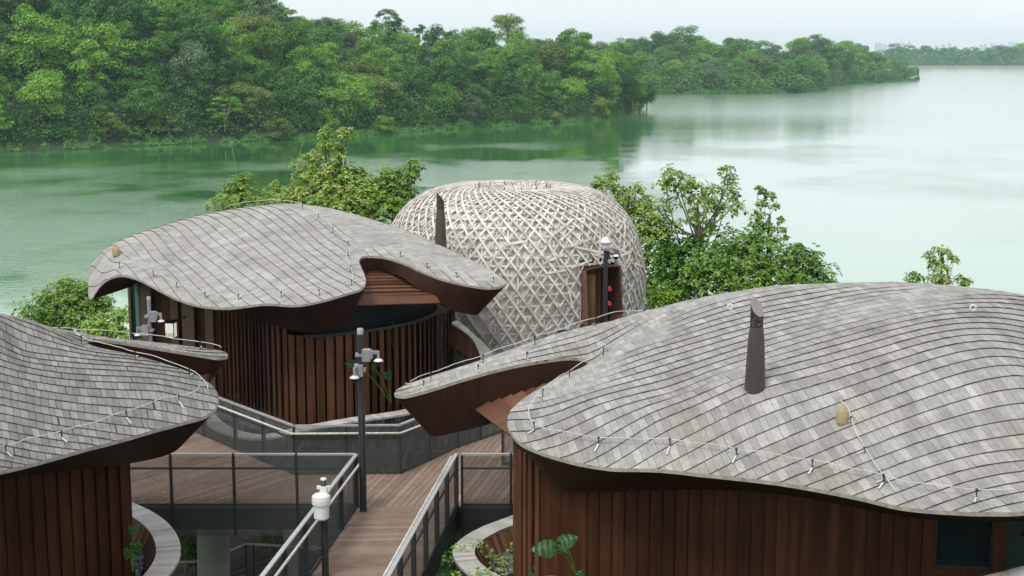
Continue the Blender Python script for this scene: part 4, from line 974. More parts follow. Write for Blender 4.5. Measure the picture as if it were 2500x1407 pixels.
def water_mat():
    m, t, b, o = mat('lake water'); g = N(t, 'ShaderNodeTexCoord'); ob = g.outputs['Object']
    big = noise_(t, ob, 1.0, 4, .55, (.016, .012, 1)); patch = ramp(t, big, [(.44, (0, 0, 0)), (.74, (1, 1, 1))])
    rip = noise_(t, ob, 1.0, 5, .6, (.55, 1.6, 1)); swell = noise_(t, ob, 1.0, 3, .5, (.10, .33, 1))
    sp = N(t, 'ShaderNodeSeparateXYZ'); t.links.new(ob, sp.inputs[0])
    near = math_(t, 'MULTIPLY', math_(t, 'SUBTRACT', 1.0, math_(t, 'MULTIPLY', math_(t, 'SUBTRACT', sp.outputs[1], 260.0), .004)), 1.0); near = math_(t, 'MINIMUM', math_(t, 'MAXIMUM', near, .06), 1.0)
    lee = math_(t, 'MINIMUM', math_(t, 'MAXIMUM', math_(t, 'SUBTRACT', 1.0, math_(t, 'MULTIPLY', math_(t, 'SUBTRACT', sp.outputs[0], 10.0), .02)), .25), 1.0)
    patch = mixc(t, 1.0, patch, mixc(t, math_(t, 'MULTIPLY', near, lee), (0, 0, 0), (1, 1, 1)), 'MULTIPLY')
    open_ = math_(t, 'MINIMUM', math_(t, 'MAXIMUM', math_(t, 'MULTIPLY', math_(t, 'SUBTRACT', sp.outputs[1], 430.0), .006), 0.0), 1.0)
    pf = N(t, 'ShaderNodeSeparateColor'); t.links.new(patch, pf.inputs[0])
    h = math_(t, 'ADD', math_(t, 'MULTIPLY', rip, math_(t, 'ADD', .05, math_(t, 'MULTIPLY', pf.outputs[0], 2.2))), math_(t, 'MULTIPLY', swell, .04))
    setp(b, (.078, .36, .085), .5, 0, 0)
    gl = N(t, 'ShaderNodeBsdfGlossy'); gl.inputs[0].default_value = (.97, .985, 1, 1); fr = N(t, 'ShaderNodeFresnel'); fr.inputs[0].default_value = 1.33; ms = N(t, 'ShaderNodeMixShader'); t.links.new(math_(t, 'MINIMUM', math_(t, 'ADD', .42, math_(t, 'MULTIPLY', fr.outputs[0], .85)), .9), ms.inputs[0])
    t.links.new(b.outputs[0], ms.inputs[1]); t.links.new(gl.outputs[0], ms.inputs[2]); t.links.new(ms.outputs[0], o.inputs[0])
    t.links.new(math_(t, 'ADD', math_(t, 'ADD', .035, math_(t, 'MULTIPLY', open_, .13)), math_(t, 'MULTIPLY', pf.outputs[0], .06)), gl.inputs['Roughness'])
    n = N(t, 'ShaderNodeBump'); n.inputs['Strength'].default_value = .75; n.inputs['Distance'].default_value = .16
    t.links.new(h, n.inputs['Height']); t.links.new(n.outputs[0], b.inputs['Normal']); t.links.new(n.outputs[0], gl.inputs['Normal']); t.links.new(n.outputs[0], fr.inputs['Normal']); return m
m = MB(); m.face([(-2590, 40, 0), (2590, 40, 0), (2590, 2305, 0), (-2590, 2305, 0)]); m.build('lake', water_mat())['kind'] = 'structure'
m = MB(); xa, xb = PX(2100, 2300, 0).x, 1500
for k in range(40):
    a, b = xa + (xb - xa) * k / 40, xa + (xb - xa) * (k + 1) / 40
    m.idx([(a, 2292, -1), (b, 2292, -1), (b, 2302, 4.1), (a, 2302, 4.1), (a, 2312, 4.1), (b, 2312, 4.1)], [(0, 1, 2, 3), (3, 2, 5, 4)])
tag(m.build('dam', M['stone']), 'long low stone dam across the far end of the lake', 'dam')

# ------------------------------------------------------------------ tree prototypes
def leafquad(mb_v, mb_f, c, n, s, r, asp=.55):
    a = n.orthogonal().normalized(); a.rotate(Matrix.Rotation(r.uniform(0, 6.28), 3, n)) ; b = n.cross(a)
    i = len(mb_v); a = a * s; b = b * s * asp
    mb_v.extend((c - a, c + b * 1.0 - a * .1, c + a, c - b * 1.0 - a * .1)); mb_f.append((i, i + 1, i + 2, i + 3))
def rdir(r):
    z = r.uniform(-1, 1); a = r.uniform(0, 6.283); q = math.sqrt(1 - z * z); return Vector((q * math.cos(a), q * math.sin(a), z))
def mesh_from(name, v, f, m):
    me = bpy.data.meshes.new(name); me.from_pydata([tuple(p) for p in v], [], f); me.materials.append(m); me.update(); return me
def crown_mesh(name, kind, m, seed, nleaf):
    r = random.Random(seed); blobs = []; H = 14
    if kind == 'round':
        for i in range(26):
            d = rdir(r); q = r.uniform(.6, 1); blobs.append((Vector((d.x * 4.3 * q, d.y * 4.3 * q, 8.2 + d.z * 4.8 * q)), r.uniform(1.2, 2.3)))
    elif kind == 'umbrella':
        for i in range(30):
            a = r.uniform(0, 6.28); q = math.sqrt(r.random()) * 5.8; blobs.append((Vector((math.cos(a) * q, math.sin(a) * q, 12.4 - q * q * .10 + r.uniform(-1.2, .4) - r.choice((0, 0, 2.4, 4.6)))), r.uniform(1.0, 1.8)))
    elif kind == 'tall':
        for i in range(28):
            z = r.uniform(1, 16); w_ = 2.6 * math.sin(min(1, (17.8 - z) / 8) * 1.57) + .3; a = r.uniform(0, 6.28); blobs.append((Vector((math.cos(a) * w_ * r.uniform(.3, 1), math.sin(a) * w_ * r.uniform(.3, 1), z)), r.uniform(1.0, 1.8)))
    elif kind == 'sparse':
        for i in range(34):
            d = rdir(r); d.z = abs(d.z) * 1.2 - .5; blobs.append((Vector((d.x * 4.4, d.y * 4.4, 9.4 + d.z * 5)), r.uniform(.6, 1.3)))
    elif kind == 'bush':
        for i in range(18):
            d = rdir(r); d.z = abs(d.z); q = r.uniform(.5, 1); blobs.append((Vector((d.x * 3.8 * q, d.y * 3.8 * q, .8 + d.z * 5.6 * q)), r.uniform(1.0, 1.8)))
    elif kind == 'wide':
        for i in range(36):
            d = rdir(r); q = r.uniform(.6, 1); blobs.append((Vector((d.x * 6.0 * q, d.y * 6.0 * q, 7.6 + d.z * 4.8 * q)), r.uniform(1.1, 2.5)))
    v, f = [], []; tot = sum(b[1] ** 2 for b in blobs)
    for c, rad in blobs:
        k = int(nleaf * 1.15 * rad * rad / tot); fl = .74 if kind != 'umbrella' else .42
        for i in range(k):
            d = rdir(r)
            if d.z < -.15 and r.random() < .8: d.z = -d.z
            q = rad * (r.random() ** .18) * r.uniform(.88, 1.08); p = c + Vector((d.x * q * 1.15, d.y * q * 1.15, d.z * q * fl * 1.2))
            n = (d * 1.1 + Vector((0, 0, .45)) + rdir(r) * .55).normalized(); leafquad(v, f, p, n, r.uniform(.19, .37) * (1.0 if kind != 'sparse' else .8), r)
    return mesh_from(name, v, f, m), blobs
def trunk_mesh(name, blobs, seed, m, r0=.32, nlimb=7):
    r = random.Random(seed); mb = MB(); top = max(b[0].z for b in blobs) - 2.5; lean = Vector((r.uniform(-1, 1), r.uniform(-1, 1), 0))
    tr = [Vector((0, 0, -2.5)), Vector((0, 0, 0)) + lean * .1, lean * .5 + Vector((0, 0, top * .5)), lean * .9 + Vector((0, 0, top))]
    mb.tube(cr3(tr, 4), [r0 * (1.25 - .09 * i) for i in range(13)], 7, cap=False)
    for b in r.sample(blobs, min(nlimb, len(blobs))):
        s = tr[2].lerp(tr[3], r.uniform(-.5, .8)); mid_ = (s + b[0]) / 2 + Vector((0, 0, -.5)); mb.tube([s, mid_, b[0]], [r0 * .45, r0 * .28, .05], 5, cap=False)
    me = bpy.data.meshes.new(name); me.from_pydata(mb.v, [], mb.f); me.materials.append(m); me.polygons.foreach_set('use_smooth', [True] * len(mb.f)); me.update(); return me
PROT = []
for i, (kind, mk, nl, desc) in enumerate((('round', 'leafmid', 4200, 'mid green rounded tree'), ('round', 'leafdark', 4200, 'dark green rounded tree'), ('wide', 'leafolive', 5200, 'olive green broad tree'),
        ('wide', 'leafmid', 5200, 'lush green broad tree'), ('umbrella', 'leafdark', 3600, 'dark umbrella crowned tree'), ('umbrella', 'leafmid', 3600, 'light layered umbrella tree'), ('tall', 'leafdark', 4200, 'vine clad columnar tree'),
        ('round', 'leafyel', 4000, 'yellow green rounded tree'), ('sparse', 'leafgrey', 2600, 'thin grey green tree with open crown'), ('round', 'leafgrey', 4000, 'grey green rounded tree'), ('bush', 'leafolive', 2600, 'low olive tree'), ('bush', 'leafyel', 2600, 'low bright green tree'), ('bush', 'leafdark', 2600, 'low dark green tree'), ('wide', 'leafdark', 5200, 'dark broad tree'), ('tall', 'leafmid', 3800, 'slender mid green tree'))):
    me, bl = crown_mesh('crown', kind, M[mk], 100 + i, nl); tk = trunk_mesh('trunk', bl, 200 + i, M['palebark'] if kind in ('sparse', 'umbrella') else M['bark'])
    PROT.append((me, tk, desc, kind))
def far_tree(k, loc, s, rz, label, group, name='tree', sz=None):
    me, tk, desc, kind = PROT[k]
    th = empty(name, loc, label, 'tree', group); th.scale = (s, s, sz or s); th.rotation_euler = (0, 0, rz)
    o = bpy.data.objects.new('crown', me); link(o, th); o2 = bpy.data.objects.new('trunk', tk); link(o2, th); return th
# ---- near wooded hill
shore1 = [(-350, 372), (-100, 373), (0, 372), (150, 367), (300, 359), (500, 350), (700, 342), (850, 333), (960, 326), (1100, 316), (1250, 308), (1400, 298), (1500, 286), (1555, 270), (1572, 262)]
sky1 = [(-350, -150), (0, -130), (300, -95), (550, -50), (680, 8), (760, 38), (850, 52), (930, 72), (1000, 74), (1100, 78), (1180, 84), (1290, 90), (1400, 78), (1440, 98), (1500, 135), (1550, 175), (1600, 200)]
L1_ = [(-350, 190), (600, 170), (1000, 150), (1400, 120), (1500, 80), (1572, 25)]
def Ysh(a, sh): return CAMZ * (cP + (703.5 - interp(a, sh)) / FPX * sP) / (sP - (703.5 - interp(a, sh)) / FPX * cP)
def hillz(a, Y, sh, sky, LL, th):
    y0 = Ysh(a, sh); L = interp(a, LL); d = Y - y0
    if d < 0: return max(-1.5, d * .25)
    Yr = y0 + L; zt = CAMZ + (HOR - interp(a, sky)) / FPX * Yr; hr = max(1.2, zt - th); t = min(1, d / L); s = t * (2 - t) if t < 1 else 1
    return .35 + (hr - .35) * s - max(0, d - L) * .04
def hill_mesh(name, sh, sky, LL, th, a0, a1, na, depth, nd):
    mb = MB(); vs = []
    for i in range(na + 1):
        a = a0 + (a1 - a0) * i / na; y0 = Ysh(a, sh)
        for j in range(nd + 1):
            Y = y0 - 3 + (interp(a, LL) + depth) * j / nd; z = hillz(a, Y, sh, sky, LL, th); p = PX(a, Y, z); vs.append((p.x + noise.noise(Vector((i * .7, j * .6, 0))) * 2, Y, z + noise.noise(Vector((i * .5, j * .5, 3))) * 1.2 * min(1, j / 3)))
    mb.idx(vs, [(i * (nd + 1) + j, (i + 1) * (nd + 1) + j, (i + 1) * (nd + 1) + j + 1, i * (nd + 1) + j + 1) for i in range(na) for j in range(nd)], 0, True)
    mb.build(name, M['floor'])['kind'] = 'structure'
hill_mesh('hill', shore1, sky1, L1_, 15, -330, 1572, 70, 60, 16)
def place_forest(sh, sky, LL, th, a0, a1, step, sc, seed, where, group, extra=14, hmul=1.0):
    r = random.Random(seed); n = 0; d = 2.5; row = 0; cnt = 0
    while d < max(q[1] for q in LL) + extra:
        a = a0 + r.uniform(0, 30)
        while a < a1:
            y0 = Ysh(a, sh); L = interp(a, LL); Y = y0 + d + r.uniform(-.3, .3) * step
            da = step * r.uniform(.8, 1.2) * 3500 / Y
            if d <= L + extra:
                z = hillz(a, Y, sh, sky, LL, th) - (0 if d < step * .7 else 2.0 * sc); p = PX(a, Y, z)
                front = d < step * .7; edge = a > a1 - 60
                if front: k = r.choice((10, 11, 12, 10, 12, 0, 9, 5, 8)); s = sc * r.uniform(.6, .95)
                else: k = r.choices(range(15), (12, 14, 5, 13, 1, 2, 6, 3, 2, 5, 0, 0, 0, 9, 6) if 'near' in where else (12, 14, 5, 8, 1, 1, 5, 2, 1, 5, 0, 0, 0, 8, 6))[0]; s = sc * r.uniform(.78, 1.2)
                if PROT[k][3] == 'bush' and not front: s *= 1.5
                if edge: s *= .7
                fr_ = d / L; w_ = 'on top' if fr_ > .85 else ('by the waterline' if front else ('low' if fr_ < .3 else ('halfway up' if fr_ < .6 else 'high')))
                if 'near' in where: zn = ('at the far left' if a < 180 else 'above the left villa' if a < 430 else 'left of the creeper tree' if a < 680 else 'above the creeper tree' if a < 900 else 'left of the dome' if a < 1120 else 'above the dome' if a < 1330 else 'towards the tip')
                else: zn = ('beside the near hill' if a < 1600 else 'left part' if a < 1780 else 'middle part' if a < 1960 else 'right part' if a < 2110 else 'at the tip')
                far_tree(k, (p.x, Y, z), s, r.uniform(0, 6.28), '%s %s the %s %s' % (PROT[k][2].replace(' tree with open crown', ' open tree'), {'low': 'low on', 'halfway up': 'halfway up', 'high': 'high on'}.get(w_, w_), where.replace('near wooded', 'near').replace('second ', ''), zn) if w_[:2] not in ('on', 'by') else '%s %s of the %s %s' % (PROT[k][2].replace(' tree with open crown', ' open tree'), w_, where.replace('near wooded', 'near').replace('second ', ''), zn), group, sz=s * r.uniform(.85, 1.1) * hmul); cnt += 1
            a += da
        d += step * r.uniform(.8, .98) * (1 if d > step else .75); row += 1
place_forest(shore1, sky1, L1_, 15, -40, 1565, 14.6, 1.22, 11, 'near wooded hill', 'trees on the near wooded hill')
for i, (k, a, Y, z, s_, lb) in enumerate(((3, 1455, 560, 9, 1.3, 'lush broad tree, fifth in from the tip of the near hill'), (7, 1490, 575, 8, 1.25, 'bright yellow green tree, fourth in from the near hill tip'), (13, 1518, 590, 5, 1.25, 'dark broad tree, third in from the near hill tip'), (3, 1542, 600, 3, 1.1, 'lush tree, second in from the near hill tip'), (13, 1562, 606, .5, 1.0, 'dark broad tree at the very tip of the near hill'))):
    far_tree(k, PX(a, Y, z), s_, i, lb, None)
far_tree(9, PX(1578, 610, .5), .85, 1, 'dark tree leaning over the water at the tip of the near hill', None)
# ---- second headland
shore2 = [(1380, 233), (1590, 231), (1700, 229), (1850, 229), (1960, 226), (2015, 221), (2032, 211), (2080, 206), (2150, 202), (2225, 198), (2243, 195)]
sky2 = [(1380, 95), (1450, 100), (1500, 88), (1550, 85), (1650, 78), (1700, 72), (1760, 92), (1830, 88), (1880, 104), (1930, 90), (1980, 88), (2060, 95), (2100, 104), (2150, 114), (2200, 120), (2235, 150), (2246, 175)]
L2_ = [(1380, 190), (1900, 190), (2030, 150), (2150, 90), (2243, 20)]
hill_mesh('headland', shore2, sky2, L2_, 20, 1370, 2243, 40, 60, 12)
place_forest(shore2, sky2, L2_, 20, 1420, 2236, 26, 1.75, 12, 'second headland', 'trees on the second headland', 4, .9)
for k, a, Y, z, s, lab in ((13, 2002, 1120, 16, 1.75, 'big dark spreading tree standing above the second headland'), (0, 2062, 1150, 14, 1.55, 'smaller spreading tree right of the big one on the headland'), (6, 966, 600, 22, 1.15, 'tall vine clad tree standing out on the near hill skyline'), (6, 1025, 605, 22, .95, 'slim tree just right of the tall vine clad skyline tree'), (8, 945, 610, 26, 1.25, 'bare branched grey tree behind the tall skyline tree'), (2, 1240, 700, 24, 1.5, 'pale domed tree rising behind the near hill skyline'), (13, 1390, 600, 16, 1.2, 'dark dense tree on the right end of the near skyline')):
    p = PX(a, Y, z); far_tree(k, p, s, k, lab, None)
byl = {}
for o in C.objects:
    if o.get('category') == 'tree' and o.get('group'): byl.setdefault(o['label'], []).append(o)
for lb, os_ in byl.items():
    if len(os_) < 2: continue
    os_.sort(key=lambda o: o.location.x / o.location.y); n = len(os_)
    for i, o in enumerate(os_):
        wd_ = ('leftmost' if i == 0 else 'rightmost' if i == n - 1 else ('middle' if n == 3 else ('second', 'third', 'fourth', 'fifth', 'sixth', 'seventh')[min(i - 1, 5)])); o['label'] = wd_ + ' ' + lb
r = random.Random(31)
for i in range(16):      # beyond the dam
    a = 2195 + 340 * (i / 15) + r.uniform(-6, 6); Y = 2400 + (i % 3) * 60; k = r.choice((13, 3, 2, 13, 1, 0)); s = 2.3 * r.uniform(.95, 1.3)
    p = PX(a, Y, 3); far_tree(k, p, s, r.uniform(0, 6), 'hazy blue green tree in the line beyond the dam, %s from the left' % ('first second third fourth fifth sixth seventh eighth ninth tenth eleventh twelfth thirteenth fourteenth fifteenth sixteenth'.split()[i]), 'trees beyond the dam')
v, f = [], []
for i in range(5000):
    a = r.uniform(2150, 2560); q = PX(a, 2390 + r.uniform(-20, 20), 3); hh = 20 + 8 * noise.noise(Vector((a * .06, 0, 0))); q.z += hh * r.random(); leafquad(v, f, q, (Vector((0, -.6, .9)) + rdir(r) * .7).normalized(), r.uniform(.8, 1.8), r, .7)
for i in range(3000):
    a = r.uniform(2080, 2620); q = PX(a, 3000 + r.uniform(-60, 60), 3); hh = 24 + 9 * noise.noise(Vector((a * .03, 4, 0))); q.z += hh * r.random() ** .5; leafquad(v, f, q, (Vector((0, -.6, .9)) + rdir(r) * .7).normalized(), r.uniform(1.5, 3), r, .7)
o = bpy.data.objects.new('far_undergrowth', mesh_from('far_undergrowth', v, f, M['leafunder'])); link(o); o['kind'] = 'stuff'
# coconut palms
def palm(loc, h, label, seed):
    r = random.Random(seed); th = empty('palm_tree', loc, label, 'palm tree'); m = MB(); m.tube([Vector(loc), Vector(loc) + Vector((.5, 0, h * .6)), Vector(loc) + Vector((.7, 0, h))], [.22, .17, .14], 6); m.build('trunk', M['bark'], th)
    m = MB(); c = Vector(loc) + Vector((.7, 0, h))
    for k in range(16):
        a = 2 * math.pi * k / 16 + r.uniform(-.1, .1); el = r.uniform(-.1, 1.1); L = r.uniform(3, 3.8); pr = None
        for j in range(9):
            t = j / 8; q = c + Vector((math.cos(a), math.sin(a), 0)) * (L * t * math.cos(el * .6)) + Vector((0, 0, L * (math.sin(el) * t - .75 * t * t)))
            if pr is not None:
                sd_ = Vector((-math.sin(a), math.cos(a), -.5)) * .5; s2 = Vector((math.sin(a), -math.cos(a), -.5)) * .5
                m.face([pr, pr.lerp(q, .6), pr.lerp(q, .8) + sd_]); m.face([pr, pr.lerp(q, .6), pr.lerp(q, .8) + s2])
            pr = q
    m.build('fronds', M['leafmid'], th)
palm(PX(822, 560, 24), 13, 'coconut palm rising above the near hill skyline', 1); palm(PX(845, 570, 22), 11, 'lower coconut palm beside the skyline palm', 2)
# lower leaf layer of the woods, too dense to count
def understory(name, sh, sky, LL, th, a0, a1, n, leaf, seed, m_, lo, hi):
    r = random.Random(seed); v, f = [], []
    lump = [(r.uniform(a0, a1), r.random(), r.uniform(.5, 1)) for _ in range(1)]
    for i in range(n):
        a = r.uniform(a0, a1); y0 = Ysh(a, sh); L = interp(a, LL); u = r.random() ** 1.25; Y = y0 + 1 + u * (L + 8); z = hillz(a, Y, sh, sky, LL, th); p = PX(a, Y, z)
        q = Vector((p.x, Y, 0)); h = lo + (hi - lo) * max(0, .55 + .75 * noise.noise(q * (.16 / leaf * .4)) + .3 * noise.noise(q * .5)); h *= min(1, .45 + (Y - y0) / 9)
        if a > 1500 and sh is shore1: h *= .6
        p.z += h * (r.random() ** .4); n_ = (Vector((0, -.35, 1)) + rdir(r) * .8).normalized(); leafquad(v, f, p, n_, leaf * r.uniform(.6, 1.2), r, .65)
    o = bpy.data.objects.new(name, mesh_from(name, v, f, m_)); link(o); o['kind'] = 'stuff'
understory('forest_undergrowth', shore1, sky1, L1_, 15, -80, 1568, 90000, .42, 21, M['leafunder'], 2, 9)
understory('forest_undergrowth', shore2, sky2, L2_, 20, 1400, 2243, 42000, .75, 22, M['leafunder'], 3, 13)
# shoreline undergrowth
def undergrowth(name, sh, a0, a1, hgt, leaf, dens, seed, m_):
    r = random.Random(seed); v, f = [], []; a = a0
    while a < a1:
        Y0 = Ysh(a, sh); w_ = noise.noise(Vector((a * .02, seed, 0))) * 1.3 + .6; w2 = .7 + .5 * noise.noise(Vector((a * .05, 9, seed)))
        hh = hgt * max(.15, w_) * max(.4, w2)
        for k in range(dens):
            u = r.random(); Y = Y0 + u * 5 - .8; z = hh * math.sin(min(1, u * 1.3 + .12) * 1.57) * r.uniform(.0, 1.0); z = max(.05, z)
            p = PX(a + r.uniform(-3, 3), Y, z); n = (Vector((0, -.7, .8)) + rdir(r) * .6).normalized(); leafquad(v, f, p, n, leaf * r.uniform(.6, 1.2), r, .7)
        a += 2.2
    o = bpy.data.objects.new(name, mesh_from(name, v, f, m_)); link(o); o['kind'] = 'stuff'
undergrowth('shore_undergrowth', shore1, -60, 1568, 4.0, .42, 42, 3, M['leafshore'])
undergrowth('shore_undergrowth', shore2, 1400, 2243, 7.0, .7, 34, 5, M['leafshore'])
# jetty and moored boats at the headland tip
for i, (px, Y, L) in enumerate(((2214, 1238, 7), (2228, 1232, 5))):
    p = PX(px, Y, 0); m = MB(); n = 10; rows = []
    for j in range(n + 1):
        t = j / n; hw = .9 * math.sin(math.pi * (.15 + .7 * t)) ; x = p.x - L / 2 + L * t; m_row = [(x, Y - hw, .9), (x, Y - hw * .6, -.1), (x, Y + hw * .6, -.1), (x, Y + hw, .9)]; rows += m_row
    m.idx(rows, [(j * 4 + k, j * 4 + k + 1, j * 4 + k + 5, j * 4 + k + 4) for j in range(n) for k in range(3)]); m.box((p.x, Y, 1.4), (L * .35, 1.0, .9))
    tag(m.build('moored_boat', simple('faded blue hull', (.13, .17, .22), .5)), ('longer' if i == 0 else 'shorter') + ' blue moored boat at the tip of the second headland', 'boat')
p = PX(2236, 1236, .5); m = MB(); m.box((p.x, 1236, .45), (6, 2.2, .3))
for k in (-2.7, 0, 2.7): m.tube([(p.x + k, 1236, -1), (p.x + k, 1236, 1.2)], .15, 6)
tag(m.build('pontoon', M['concrete']), 'small floating pontoon off the tip of the second headland', 'pontoon')
# far city
def bmat():
    m, t, b, o = mat('haze-paled apartment facade'); g = N(t, 'ShaderNodeTexCoord'); s = N(t, 'ShaderNodeSeparateXYZ'); t.links.new(g.outputs['Object'], s.inputs[0])
    q = math_(t, 'GREATER_THAN', math_(t, 'FRACT', math_(t, 'DIVIDE', s.outputs[2], 3.0)), .55); x = math_(t, 'GREATER_THAN', math_(t, 'FRACT', math_(t, 'DIVIDE', s.outputs[0], 5.0)), .4)
    t.links.new(mixc(t, math_(t, 'MULTIPLY', q, x), (.80, .82, .85), (.58, .62, .68)), b.inputs['Base Color']); return m  # pale tones put distance haze into the facade colour
bm_ = bmat()
for i, (px, wd, top) in enumerate(((2143, 14, 106), (2158, 7, 109), (2175, 8, 106), (2187, 10, 105), (2197, 7, 107), (2204, 5, 106), (2268, 6, 112), (2285, 5, 111), (2302, 7, 110), (2317, 6, 107), (2331, 5, 112), (2380, 6, 113), (2394, 4, 110), (2404, 5, 108), (2420, 4, 106), (2436, 12, 110), (2452, 8, 111), (2466, 9, 104), (2477, 7, 104), (2489, 7, 107), (2499, 8, 106))):
    Y = 5400 + (i % 4) * 120; p = PX(px, Y, 0); z = CAMZ + (HOR - top) / FPX * Y; W = wd / FPX * Y; m = MB(); m.box((p.x, Y, z / 2), (W, 18, z)); m.box((p.x - W * .2, Y, z + 1.5), (W * .25, 8, 3.4)); m.box((p.x, Y - 10, z / 2 - 1), (W * .2, 2.2, z - 2))
    tag(m.build('apartment_tower', bm_), 'pale apartment tower on the hazy skyline beyond the dam', 'building', 'apartment towers on the far skyline')
p = PX(2217, 3200, 0); th = empty('radio_mast', (p.x, 3200, 2), 'red and white mast standing beyond the dam trees', 'mast'); m = MB(); zt = CAMZ + 33 / FPX * 3200
for k in range(10): m.tube([(p.x, 3200, 3 + (zt - 3) * k / 10), (p.x, 3200, 3 + (zt - 3) * (k + 1) / 10)], 1.1 - .07 * k, 6, k % 2)
m.build('mast_pole', [M['red'], M['white']], th)
for z in (zt - 17, zt - 13): m = MB(); m.lathe((p.x, 3200, z), [(0, 0), (7, 0), (7, 1.4), (0, 1.5)], 12); m.build('platform', simple('mast platform', (.4, .25, .2), .7), th)
# white buoys
for i, px in enumerate((2343, 2430)):
    p = PZ(px, 172 + i, 0); m = MB(); m.lathe((p.x, p.y, -.3), [(0, 0), (.5, .1), (.6, .5), (.3, .9), (.1, 1.6), (0, 1.7)], 10); tag(m.build('buoy', M['white']), ('left' if i == 0 else 'right') + ' white buoy on the far water before the dam', 'buoy', 'white buoys near the dam')

r = random.Random(77); v, f = [], []
for i in range(26000):      # low cover on the near bank
    x, y = r.uniform(-24, 34), r.uniform(36, 78) if r.random() < .75 else r.uniform(24, 40)
    h = .25 + .9 * max(0, noise.noise(Vector((x * .35, y * .35, 2))) + .25); q = Vector((x, y, gz(x, y) + h * r.random())); leafquad(v, f, q, (Vector((0, 0, 1)) + rdir(r) * .8).normalized(), r.uniform(.08, .18), r, .6)
o = bpy.data.objects.new('bank_ground_cover', mesh_from('bank_ground_cover', v, f, M['leafunder'])); link(o); o['kind'] = 'stuff'


# ------------------------------------------------------------------ near trees
def whorl(v, f, c, d, r, L, n=6, droop=.5, wd=.3):
    """a spray of leaflets hanging round a twig end"""
    d = d.normalized(); a = d.orthogonal().normalized(); b = d.cross(a); ph = r.uniform(0, 6.28)
    for k in range(n):
        an = ph + 2 * math.pi * k / n + r.uniform(-.25, .25); o = (a * math.cos(an) + b * math.sin(an)) * .85 + d * r.uniform(.0, .6); o.z -= droop * r.uniform(.3, 1.1); o.normalize()
        l = L * r.uniform(.7, 1.15); s = o.cross(Vector((0, 0, 1)) + rdir(r) * .3)
        if s.length < 1e-3: continue
        s = s.normalized() * l * wd; i = len(v); up = s.cross(o).normalized() * l * .06
        st = c + o * l * .15; m1 = c + o * l * .55; tip = c + o * l + Vector((0, 0, -.12 * l))
        v.extend((st, m1 + s - up, tip, m1 - s - up, m1 + up)); f.append((i, i + 1, i + 4)); f.append((i + 1, i + 2, i + 4)); f.append((i + 2, i + 3, i + 4)); f.append((i + 3, i, i + 4))
def near_tree(name, label, cat, blobs, base, leaf, m_, dens, seed, bark='bark', r0=.12, wd=.28, droop=.5, group=None, nl=6, stems=1):
    r = random.Random(seed); v, f = [], []; cs = []
    for px, py, Y, rad in blobs: cs.append((P(px, py, Y), rad))
    for c, rad in cs:
        k = int(2.1 * dens * rad * rad / leaf / leaf) + 6
        for i in range(k):
            d = rdir(r); 
            if d.z < -.2 and r.random() < .6: d.z = -d.z
            lump = 1.1 + .28 * noise.noise(d * 2.2 + c) ; q = rad * (r.random() ** .45) * lump * (1.25 if r.random() < .12 else 1)
            whorl(v, f, c + Vector((d.x * q, d.y * q, d.z * q * .9)), (d + Vector((0, 0, .7)) + rdir(r) * .4), r, leaf * r.uniform(.7, 1.2), nl, droop, wd)
    b = Vector(base); th = empty(name, b, label, cat, group)
    me = mesh_from('crown', [p - b for p in v], f, m_); o = bpy.data.objects.new('crown', me); link(o, th)
    mb = MB(); cen = sum((c for c, _ in cs), Vector()) / len(cs); tr = [b - Vector((0, 0, .5)), b.lerp(cen, .5) + Vector((r.uniform(-.3, .3), 0, 0)), cen]
    mb.tube(cr3(tr, 5), [r0 * (1.2 - .06 * i) for i in range(11)], 8, cap=False)
    for c, rad in cs:
        s = tr[1].lerp(tr[2], r.uniform(.0, .9)); mb.tube(cr3([s, (s + c) / 2 + Vector((r.uniform(-.2, .2), r.uniform(-.2, .2), -.15)), c, c + Vector((0, 0, rad * .7))], 3), [r0 * .3 * (1 - .095 * i) for i in range(10)], 5, cap=False)
    mb.build('trunk', M[bark], th); return th
def gb(px, Y): z = gz(0, Y) - .3; p = PX(px, Y, z); return (p.x, Y, z)
near_tree('shrub', 'small leafy tree left of the tall creeper tree behind the middle roof', 'tree', [(585,488,50,.75),(552,508,50,.6),(612,500,50,.6),(590,455,50,.4),(600,435,50,.28),(568,470,50,.4),(545,525,49,.7),(620,530,49,.8)], gb(585, 50), .13, M['leafnear'], 2.6, 1, wd=.3)
near_tree('tree', 'tall creeper draped tree rising behind the middle villa roof', 'tree', [(800,465,50,1.1),(765,425,50,.75),(770,390,50,.4),(850,450,50,.8),(872,485,50,.85),(760,480,50,.9),(826,415,50,.3),(826,392,50,.3),(828,365,50,.3),(795,352,50,.28),(792,328,50,.22),(835,330,50,.30),(845,322,50,.26),(800,320,50,.15),(868,400+30,50,.4),(820,510,49,1.2),(890,520,49,1.0),(745,520,49,1.1)], gb(810, 50), .19, M['leafnear'], 2.4, 2, r0=.16, wd=.32)
near_tree('shrub', 'low leafy saplings between the two trees behind the middle roof', 'tree', [(665,480,50.5,.38),(670,455,50.5,.2),(655,505,50,.55),(700,500,50,.6),(712,475,50.5,.35),(690,525,49.5,.8)], gb(680, 50), .13, M['leafnear'], 2.4, 3, wd=.3)
near_tree('tree', 'tree leaning right with clustered leaves, left of the woven dome', 'tree', [(930,455,49.5,.6),(950,430,49.5,.35),(905,480,49.5,.7),(965,480,49.5,.6),(985,440,49.5,.3),(1000,420,49.5,.34),(1016,400,49.5,.26),(1008,435,49.5,.22),(950,510,49,.8),(905,525,49,1.0),(1008,468,49.5,.22),(990,470,49.5,.25),(985,510,49,.35)], gb(930, 49.5), .18, M['leafnear'], 2.5, 4, wd=.32)
